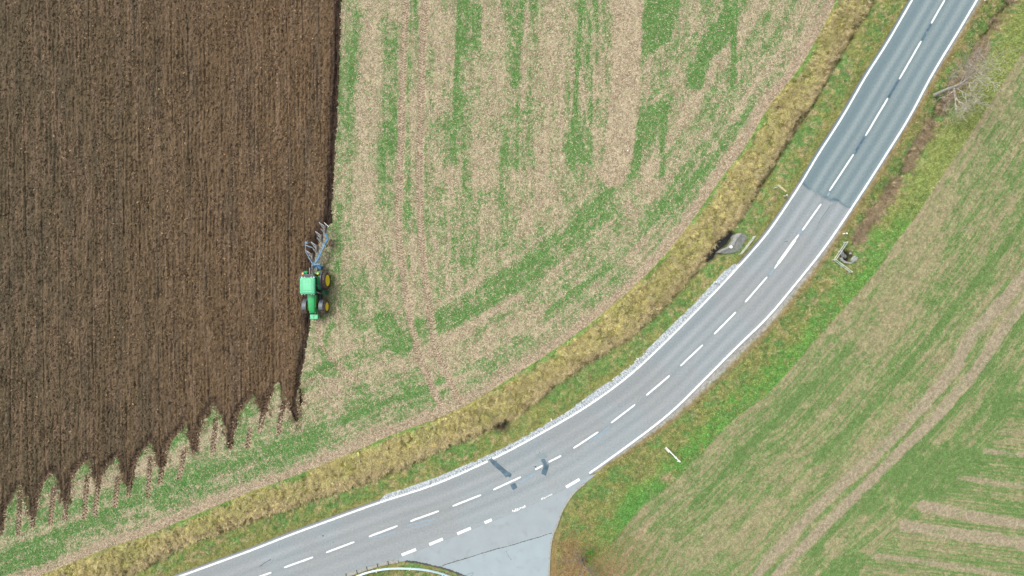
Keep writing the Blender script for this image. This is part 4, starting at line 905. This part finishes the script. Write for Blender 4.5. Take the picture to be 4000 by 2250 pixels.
b2 = MB(); b2.bar(Q(1233, 1026, 1.225), Q(1268, 956, 1.235), .12, .03); b2.bar(Q(1229, 1030, 1.23), Q(1240, 1000, 1.23), .06, .05); b2.build('beam_top_plate', MT['lblue'], pg)
rods = MB()
rods.tube([Q(1252, 1030, .9), Q(1259, 998, 1.0)], .03, 6); rods.tube([Q(1247, 1030, .9), Q(1243, 1008, 1.0)], .025, 6); rods.tube([Q(1259, 998, 1.0), Q(1254, 995, 1.1)], .025, 6)
rods.tube([Q(1222, 1035, 1.1), Q(1206, 1003, .95), Q(1195, 985, .85)], .045, 6); rods.build('tie_rod', MT['lblue'], pg)
ar = MB(); ar.tube([Q(1195, 985, .85), Q(1192, 957, .8), Q(1196, 948, .78)], .05, 6); ar.tube([Q(1192, 957, .8), Q(1208, 963, .88), Q(1222, 968, 1.0)], .055, 6)
ar.box(Q(1197, 948, .75), (.3, .22, .2)); ar.tube([Q(1196, 948, .78), Q(1202, 940, .7)], .035, 6); ar.tube([Q(1199, 952, .8), Q(1209, 948, .7)], .03, 6); ar.build('packer_arm', MT['lblue'], pg)
def curved_plate(A, B, Cc, D_, bulge, n=6, th=.02):
    "plate A-B (top edge) to D-C (bottom edge), bulging"
    A, B, Cc, D_ = map(Vector, (A, B, Cc, D_)); nrm = (B-A).cross(D_-A).normalized(); V = []; F = []
    for lay in (0, 1):
        for i in range(n+1):
            for j in range(n+1):
                u, v = i/n, j/n; p = (A*(1-u)+B*u)*(1-v)+(D_*(1-u)+Cc*u)*v
                V.append(p+nrm*(bulge*math.sin(math.pi*v)*(.4+.6*u)+lay*th))
    N = (n+1)**2
    for i in range(n):
        for j in range(n):
            q = [i*(n+1)+j, (i+1)*(n+1)+j, (i+1)*(n+1)+j+1, i*(n+1)+j+1]; F.append(q[::-1]); F.append([k+N for k in q])
    rim_ = [j for j in range(n+1)]+[i*(n+1)+n for i in range(1, n+1)]+[n*(n+1)+j for j in range(n-1, -1, -1)]+[i*(n+1) for i in range(n-1, 0, -1)]
    for k in range(len(rim_)): a, b = rim_[k], rim_[(k+1) % len(rim_)]; F.append([a, b, b+N, a+N])
    return MB().add(V, F)
heads = [(1267, 882, 1273, 914), (1252, 917, 1262, 952), (1235, 958, 1246, 992), (1218, 993, 1225, 1028)]
for hi, (x, y, bx_, by_) in enumerate(heads):
    lg = MB(); lg.bar(Q(x+4, y-2, 1.35), Q(x+2, y+28, 1.15), .14, .22); lg.bar(Q(x+8, y+2, 1.15), Q(x+7, y+30, 1.1), .12, .14); lg.bar(Q(x+2, y+26, 1.1), Q(x+12, y+34, 1.12), .12)
    body = lg.build('plough_body', MT['steel'], pg, bevel=.01)
    curved_plate(Q(x, y+1, 1.45), Q(x-21, y-15, 1.55), Q(x-14, y+1, 1.1), Q(x-2, y+14, 1.05), .06, 6, .018).build('mouldboard', MT['steel'], body, smooth=True)
    sb = MB(); sb.bar(Q(x-1, y, 1.5), Q(x-21, y-14, 1.58), .05); sb.bar(Q(x-1, y+2, 1.46), Q(x-2, y+18, 1.3), .05); sb.bar(Q(x-8, y+8, 1.3), Q(x-12, y-6, 1.45), .03); sb.bar(Q(x-2, y+10, 1.35), Q(x-21, y-14, 1.56), .04)
    sb.build('stay', MT['stay'], body)
    curved_plate(Q(x-3, y+28, .9), Q(x-15, y+12, .85), Q(x-12, y+10, .7), Q(x-1, y+22, .7), .03, 4, .02).build('share', MT['stay'], body)
    curved_plate(Q(x+2, y+2, .55), Q(x-16, y-8, .45), Q(x-10, y+4, .0), Q(x+2, y+16, .05), -.05, 6, .018).build('lower_mouldboard', MT['steel'], body, smooth=True)
    if hi == 0: MB().bar(Q(x-1, y-13, 1.3), Q(x+17, y+4, 1.2), .05).build('top_stay', MT['galv'], body)
    cl = MB(); cl.bar(Q(bx_-7, by_+1, 1.23), Q(bx_+8, by_+1, 1.23), .1, .08); cl.bar(Q(bx_-6, by_+1, 1.23), Q(bx_-5, by_-8, 1.2), .08); cl.build('clamp', MT['blue'], body)
wz = .40; wc = Q(1292, 949, wz)
t_ = MB().revolve_x(wc, [(-.14, .2), (-.16, .33), (-.10, .42), (.10, .42), (.16, .33), (.14, .2)], 28).build('depth_wheel', MT['mudtyre'], pg, smooth=True)
MB().revolve_x(wc, [(.13, .21), (.08, .12), (.12, .05), (.12, .001), (-.1, .001), (-.13, .21)], 20).build('rim', MT['galv'], t_, smooth=True)
wa = MB(); wa.bar(wc+Vector((-.18, 0, 0)), Q(1277, 962, .75), .07); wa.bar(Q(1277, 962, .75), Q(1270, 950, 1.1), .08); wa.tube([Q(1273, 968, .7), Q(1281, 956, .9)], .05, 8); wa.build('wheel_arm', MT['steel'], pg)

# ------------------------------------------------------------------ roadside posts
def delineator(px, py, rz, label, lean=0.0):
    c = P(px, py); z0 = float(zat(c.x, c.y)); c.z = max(z0, -.12)
    t = empty('delineator_post', c, label, 'marker post', 'white reflector posts beside the road', rz)
    tri = [(-.075, -.055), (.075, -.055), (.045, .05), (-.045, .05)]
    MB().loft([[Vector((x*1.0, y, z)) for x, y in tri] for z in (-.1, .68)]).build('post', MT['white'], t, bevel=.012)
    MB().loft([[Vector((x*1.02, y*1.02, z)) for x, y in tri] for z in (.68, .86)]).build('black_band', MT['black'], t)
    MB().loft([[Vector((x*1.25, y*1.25, .86)) for x, y in tri], [Vector((x*1.25, y*1.25+.01, .97)) for x, y in tri], [Vector((x*.9, y*.9+.02, 1.02)) for x, y in tri]]).build('cap', MT['white'], t, bevel=.01)
    MB().box((0, -.058, .77), (.05, .012, .14)).build('reflector', MT['white'], t)
delineator(3062, 766, R(-30), 'white reflector post by the road just right of the yellowish sign board')
delineator(3294, 914, R(150), 'white reflector post on the right verge above the angled railing')
delineator(2790, 1102, R(-40), 'white reflector post on the setts below the straight railing')
delineator(2487, 1399, R(-50), 'white reflector post beside the setts halfway along the bend')
delineator(2153, 1636, R(-60), 'white reflector post beside the setts nearest the dark road patches')
delineator(3847, 2, R(150), 'white reflector post at the top edge right of the road')

# ------------------------------------------------------------------ railings at the culvert
def railing(name, pts, label, ends=True):
    w_ = [P(*p) for p in pts]; t = empty(name, (w_[0].x, w_[0].y, -.05), label, 'railing'); o_ = w_[0]
    q = [p-o_ for p in w_]
    for z, nm in ((1.05, 'top_rail'), (.5, 'lower_rail')):
        mb = MB(); 
        for a, b in zip(q[:-1], q[1:]): mb.tube([a+Vector((0, 0, z)), b+Vector((0, 0, z))], .024, 8)
        mb.build(nm, MT['galv'], t, smooth=True)
    for i, p in enumerate(q):
        MB().tube([p+Vector((0, 0, -.4)), p+Vector((0, 0, 1.06))], .036, 8).build('post', MT['galv'], t, smooth=True)
    for a, b in zip(q[:-1], q[1:]):
        m = (a+b)/2; MB().tube([m+Vector((0, 0, -.4)), m+Vector((0, 0, 1.04))], .03, 8).build('post', MT['galv'], t, smooth=True)
railing('railing', [(2887, 993), (2940, 925)], 'straight galvanised railing beside the concrete headwall left of the road')
railing('railing', [(3296, 947), (3250, 1016), (3314, 1063)], 'angled galvanised railing around the culvert right of the road')

# ------------------------------------------------------------------ culvert headwalls
cw = empty('culvert_headwall', P(2860, 950), 'grey concrete culvert slab with a pale rim over the dark ditch left of the road', 'culvert')
def wpoly(px, o_): return [tuple((Vector((*q, 0))-o_).xy) for q in M(px)]
oc_ = P(2860, 950)
MB().prism(wpoly([(2887,912),(2912,915),(2918,929),(2908,945),(2896,967),(2885,982),(2863,988),(2830,992),(2808,988),(2836,974),(2853,970),(2866,940),(2876,922)], oc_), -1.0, .07).build('slab', MT['slabc'], cw, bevel=.02)
MB().prism(wpoly([(2883,911),(2897,911),(2889,921),(2880,931),(2871,945),(2867,956),(2860,965),(2856,971),(2845,970),(2834,976),(2818,982),(2807,989),(2804,985),(2820,974),(2834,968),(2844,963),(2853,953),(2863,936),(2864,925),(2872,916)], oc_), -1.1, .17).build('rim', MT['concrete'], cw, bevel=.02)
MB().prism(wpoly([(2848,961),(2856,959),(2860,966),(2856,971),(2849,970)], oc_), .1, .24).build('chipped_block', MT['white'], cw, bevel=.03)
wpz = -1.02
poly_sheet('water', [(2841,908),(2868,908),(2868,925),(2850,955),(2822,972),(2800,1012),(2775,1020),(2762,1012),(2776,985),(2800,960),(2818,930)], wpz, MT['water'], 'dark standing water in the ditch at the culvert')
cr_ = empty('culvert_inlet', P(3310, 1000), 'round concrete pipe mouth in a dark hole inside the angled railing', 'culvert'); o2 = P(3310, 1000)
MB().prism(wpoly([(3286,984),(3293,980),(3299,990),(3300,1002),(3292,1006),(3288,1000),(3284,992)], o2), -.8, -.02).build('pipe_surround', MT['slabc'], cr_, bevel=.03)
MB().prism(wpoly([(3281,1008),(3290,1005),(3296,1016),(3306,1021),(3318,1024),(3330,1027),(3322,1031),(3300,1028),(3286,1018)], o2), -.6, .0).build('side_wall', MT['concrete'], cr_, bevel=.03)
MB().tube([Vector((-.55, .0, -.35)), Vector((-.05, -.05, -.40))], .26, 18).build('pipe', MT['slabc'], cr_, smooth=True)
def rock(px, py, sx, sy, sz, z, label, mat, rz=0, seed=1):
    c = P(px, py); bm = bmesh.new(); bmesh.ops.create_icosphere(bm, subdivisions=3, radius=1); rg = random.Random(seed)
    for v in bm.verts:
        n_ = 1+.18*math.sin(3.1*v.co.x+seed)+.14*math.sin(4.3*v.co.y+2*seed)+.08*rg.uniform(-1, 1); v.co = Vector((v.co.x*sx*n_, v.co.y*sy*n_, v.co.z*sz*n_))
    me = bpy.data.meshes.new('rock'); bm.to_mesh(me); bm.free(); o = link('rock', me, mat); o.location = (c.x, c.y, z); o.rotation_euler = (0, 0, rz)
    return tag(o, label, 'rock')
rock(3323, 990, .17, .14, .14, -.1, 'small pale round stone beside the culvert hole', MT['concrete'], 0, 1)
rock(3340, 1012, .60, .26, .2, -.12, 'long flat pale boulder right of the culvert hole', MT['concrete'], R(42), 2)
rock(2452, 588, .11, .05, .03, 0, 'small white stone in the green streak of the stubble field', MT['white'], R(30), 3)

# ------------------------------------------------------------------ sign beside the road
sg = empty('direction_sign', P(3023, 735), 'yellowish sign board on a grey post standing on the left verge', 'sign'); so_ = P(3023, 735)
MB().tube([Vector((0, 0, -.2)), P(3048, 737, 1.9)-so_+Vector((-.62, .18, 0)) if False else Vector((0, 0, 1.9))], .045, 10).build('post', MT['galv'], sg, smooth=True)
a_ = P(3036, 723, 1.85)-so_; b_ = P(3069, 749, 1.85)-so_
MB().bar(a_, b_, .10, .34).build('board', MT['cream'], sg, bevel=.03)
fr = MB(); dd_ = (b_-a_).normalized(); sdv = dd_.cross(Vector((0, 0, 1)))
for s_ in (-1, 1): fr.bar(a_+sdv*s_*.062+Vector((0, 0, .165)), b_+sdv*s_*.062+Vector((0, 0, .165)), .022, .04)
fr.build('board_edge', mat_plain('pale_board_edge', (.62, .55, .32), .5, var=.08), sg)
MB().box((a_+b_)/2*.55+Vector((0, 0, 1.85*.45)), (.5, .05, .05), Matrix.Rotation(R(-15), 3, 'Z')).build('bracket', MT['galv'], sg)
# ------------------------------------------------------------------ tall white pole on the right verge
po = P(2602, 1748)
pt = empty('white_mast', po, 'tall thin white mast standing on the verge left of the crop field', 'mast')
MB().tube([Vector((0, 0, -.3)), Vector((0, 0, 6.2))], [.075, .06], 12).build('pole', MT['white'], pt, smooth=True)
MB().tube([Vector((-.10, -.11, -.2)), Vector((-.10, -.11, 1.9))], .045, 10).build('short_post', MT['white'], pt, smooth=True)
cp = MB(); cp.bar((0, 0, 1.5), (-.10, -.11, 1.5), .04); cp.build('clamp', MT['galv'], pt)
hd_ = MB(); hd_.box((0, 0, 6.3), (.15, .12, .55)); hd_.bar((0, 0, 6.05), (-.12, -.12, 5.95), .06); hd_.build('mast_head', MT['white'], pt, bevel=.02); MB().box((0, 0, 4.7), (.18, .14, .5)).build('mast_collar', MT['white'], pt, bevel=.02)

# ------------------------------------------------------------------ guard rail at the bottom edge
gp = [(1290,2300),(1403,2251),(1450,2236),(1508,2226),(1574,2224),(1647,2228),(1700,2238),(1745,2251),(1840,2290)]
gw = catmull([tuple(P(x, y, .75).xy) for x, y in gp], .3, .3); go = Vector((*gw[0], -.05))
gr = empty('guard_rail', go, 'curved galvanised guard rail on the grass corner at the bottom edge', 'guard rail')
rings = []; dg = np.gradient(gw, axis=0); dg /= np.linalg.norm(dg, axis=1)[:, None]
prof = [(0, .46), (.03, .49), (.10, .53), (.10, .57), (.02, .61), (.02, .65), (.10, .69), (.10, .73), (.03, .77), (0, .80), (-.015, .79), (.0, .75), (.07, .72), (.07, .70), (0, .66), (0, .60), (.07, .56), (.07, .54), (0, .5), (-.015, .47)]
for p_, d_ in zip(gw, dg):
    nn = Vector((-d_[1], d_[0], 0)); rings.append([Vector((p_[0], p_[1], 0))+nn*u*1.3+Vector((0, 0, v+.05))-Vector((go.x, go.y, 0)) for u, v in prof])
MB().loft(rings).build('rail', MT['rail'], gr)
for k in range(6, len(gw)-2, 13):
    c = Vector((gw[k][0], gw[k][1], 0))-Vector((go.x, go.y, 0)); nn = Vector((-dg[k][1], dg[k][0], 0))
    MB().box(c-nn*.09+Vector((0, 0, .25)), (.08, .12, 1.05), Matrix.Rotation(math.atan2(dg[k][1], dg[k][0]), 3, 'Z')).build('post', MT['galv'], gr)

# ------------------------------------------------------------------ bare trees
def tree(name, base, label, cat, trunk_pts, trunk_r, seeds, depth, spread, tw, col, twigcol, group=None, len0=1.6):
    rg = random.Random(seeds); t = empty(name, base, label, cat, group)
    br = MB(); tw_ = MB(); mbk = MB(); mbk.tube(trunk_pts, trunk_r, 10)
    mbk.build('trunk', mat_plain(name+'_bark', col, .9, var=.3, scale=7), t, smooth=True)
    def grow(p, d, L, r_, lev):
        n_ = 5; pts = [p]; q = p.copy(); dd = d.copy(); rs = [r_]
        for k in range(n_):
            dd = (dd+Vector((rg.uniform(-1, 1), rg.uniform(-1, 1), rg.uniform(-.6, .9)))*.22).normalized(); q = q+dd*L/n_
            q.z = max(q.z, .25); pts.append(q.copy()); rs.append(max(r_*(1-.62*(k+1)/n_), .011))
        (br if lev < 2 else tw_).tube(pts, rs, 6 if lev < 2 else 3, cap=False)
        if lev >= depth: return
        for k in range(rg.randint(*spread[min(lev, len(spread)-1)])):
            i = rg.randint(1, n_); nd = (dd*.7+Vector((rg.uniform(-1, 1), rg.uniform(-1, 1), rg.uniform(-.35, .7)))).normalized()
            grow(pts[i], nd, L*rg.uniform(.5, .85), max(rs[i]*.65, .015), lev+1)
    return t, br, tw_, grow, rg
def finish(t, br, tw_, name, col, twigcol):
    br.build('branches', mat_plain(name+'_branch_bark', col, .9, var=.3, scale=8), t, smooth=True)
    tw_.build('twigs', mat_plain(name+'_twig_bark', twigcol, .9, var=.25, scale=5), t)
base = P(3652, 372); 
tp = [Vector((0, 0, -.2)), Vector((.05, .05, .9)), Vector((.22, .12, 2.0)), Vector((.50, .18, 2.7)), Vector((.75, .3, 3.3))]
colb = tuple(alb(178, 174, 162)); twc = tuple(alb(206, 198, 180))
t, br, tw_, grow, rg = tree('bare_tree', base, 'leafless grey tree with a thick pale trunk between the road and the crop field', 'tree', tp, [.24, .21, .2, .18, .12], 11, 4, [(4, 5), (5, 6), (4, 5), (3, 4)], 3, colb, twc)
for st_, dr, L, r_ in [(tp[4], (.6, .55, .75), 2.6, .10), (tp[4], (1.0, -.05, .6), 2.3, .09), (tp[3], (.0, -.9, .25), 2.1, .11), (tp[4], (.1, 1.0, .6), 2.2, .07), (tp[3], (.9, -.6, .4), 2.4, .07), (tp[2], (-.2, .9, .5), 1.5, .05), (tp[4], (1, .35, .1), 2.8, .05), (tp[3], (.3, -1, -.15), 2.6, .06)]:
    grow(st_, Vector(dr).normalized(), L, r_, 1)
finish(t, br, tw_, 'bare_tree', colb, twc)
base = P(2272, 2178)
tp = [Vector((0, 0, -.2)), Vector((.02, -.02, .7)), Vector((.05, -.05, 1.4)), Vector((.12, -.1, 2.2))]
cold = tuple(alb(104, 98, 90)); twd = tuple(alb(146, 136, 120))
t, br, tw_, grow, rg = tree('bare_tree', base, 'dark twisted leafless small tree over fallen leaves at the bottom edge', 'tree', tp, [.13, .11, .09, .06], 23, 4, [(4, 5), (4, 5), (4, 5), (3, 4)], 3, cold, twd)
for st_, dr, L, r_ in [(tp[2], (-1, .1, .15), 2.3, .07), (tp[3], (.35, -.6, .5), 1.6, .08), (tp[2], (.45, .9, .3), 1.6, .045), (tp[2], (-.5, .8, .3), 1.4, .04), (tp[1], (-.3, 1, .3), 1.2, .04), (tp[3], (-.6, -.8, .4), 1.7, .05), (tp[3], (.8, -.3, .4), 1.3, .045)]:
    grow(st_, Vector(dr).normalized(), L, r_, 2)
finish(t, br, tw_, 'dark_tree', cold, twd)
# low leafless shrub at the top of the right ditch, and a dark one by the left ditch hole
for (px, py, lb_, sd_, cc_) in [(3895, 75, 'low tangled leafless shrub in the right ditch near the top edge', 31, (150, 134, 112)), (3590, 560, 'flattened brown bush in the right ditch below the pale tree', 37, (128, 100, 84)), (1950, 1668, 'small dark bush in the hole of the left ditch', 41, (70, 66, 50))]:
    c = P(px, py); c.z = float(zat(c.x, c.y)); t = empty('shrub', c, lb_, 'shrub'); rg = random.Random(sd_); mb = MB(); tw_ = MB()
    for k in range(26):
        a = rg.uniform(0, 6.28); d = Vector((math.cos(a)*.8, math.sin(a)*.8, rg.uniform(.3, 1))).normalized(); p = Vector((rg.uniform(-.2, .2), rg.uniform(-.2, .2), -.05)); pts = [p]
        for q in range(4): d = (d+Vector((rg.uniform(-.4, .4), rg.uniform(-.4, .4), -.12))).normalized(); p = p+d*rg.uniform(.15, .28); pts.append(p.copy())
        mb.tube(pts, [.018, .015, .012, .009, .005], 4, cap=False)
        for q in range(3):
            e = pts[rg.randint(1, 4)]; d2 = (d+Vector((rg.uniform(-1, 1), rg.uniform(-1, 1), rg.uniform(-.2, .5)))).normalized(); tw_.tube([e, e+d2*rg.uniform(.15, .4)], [.008, .004], 3, cap=False)
    mb.add(tw_.v, tw_.f); mb.build('branches', mat_plain('shrub_bark', tuple(alb(*cc_)*1.1), .9, var=.3), t)
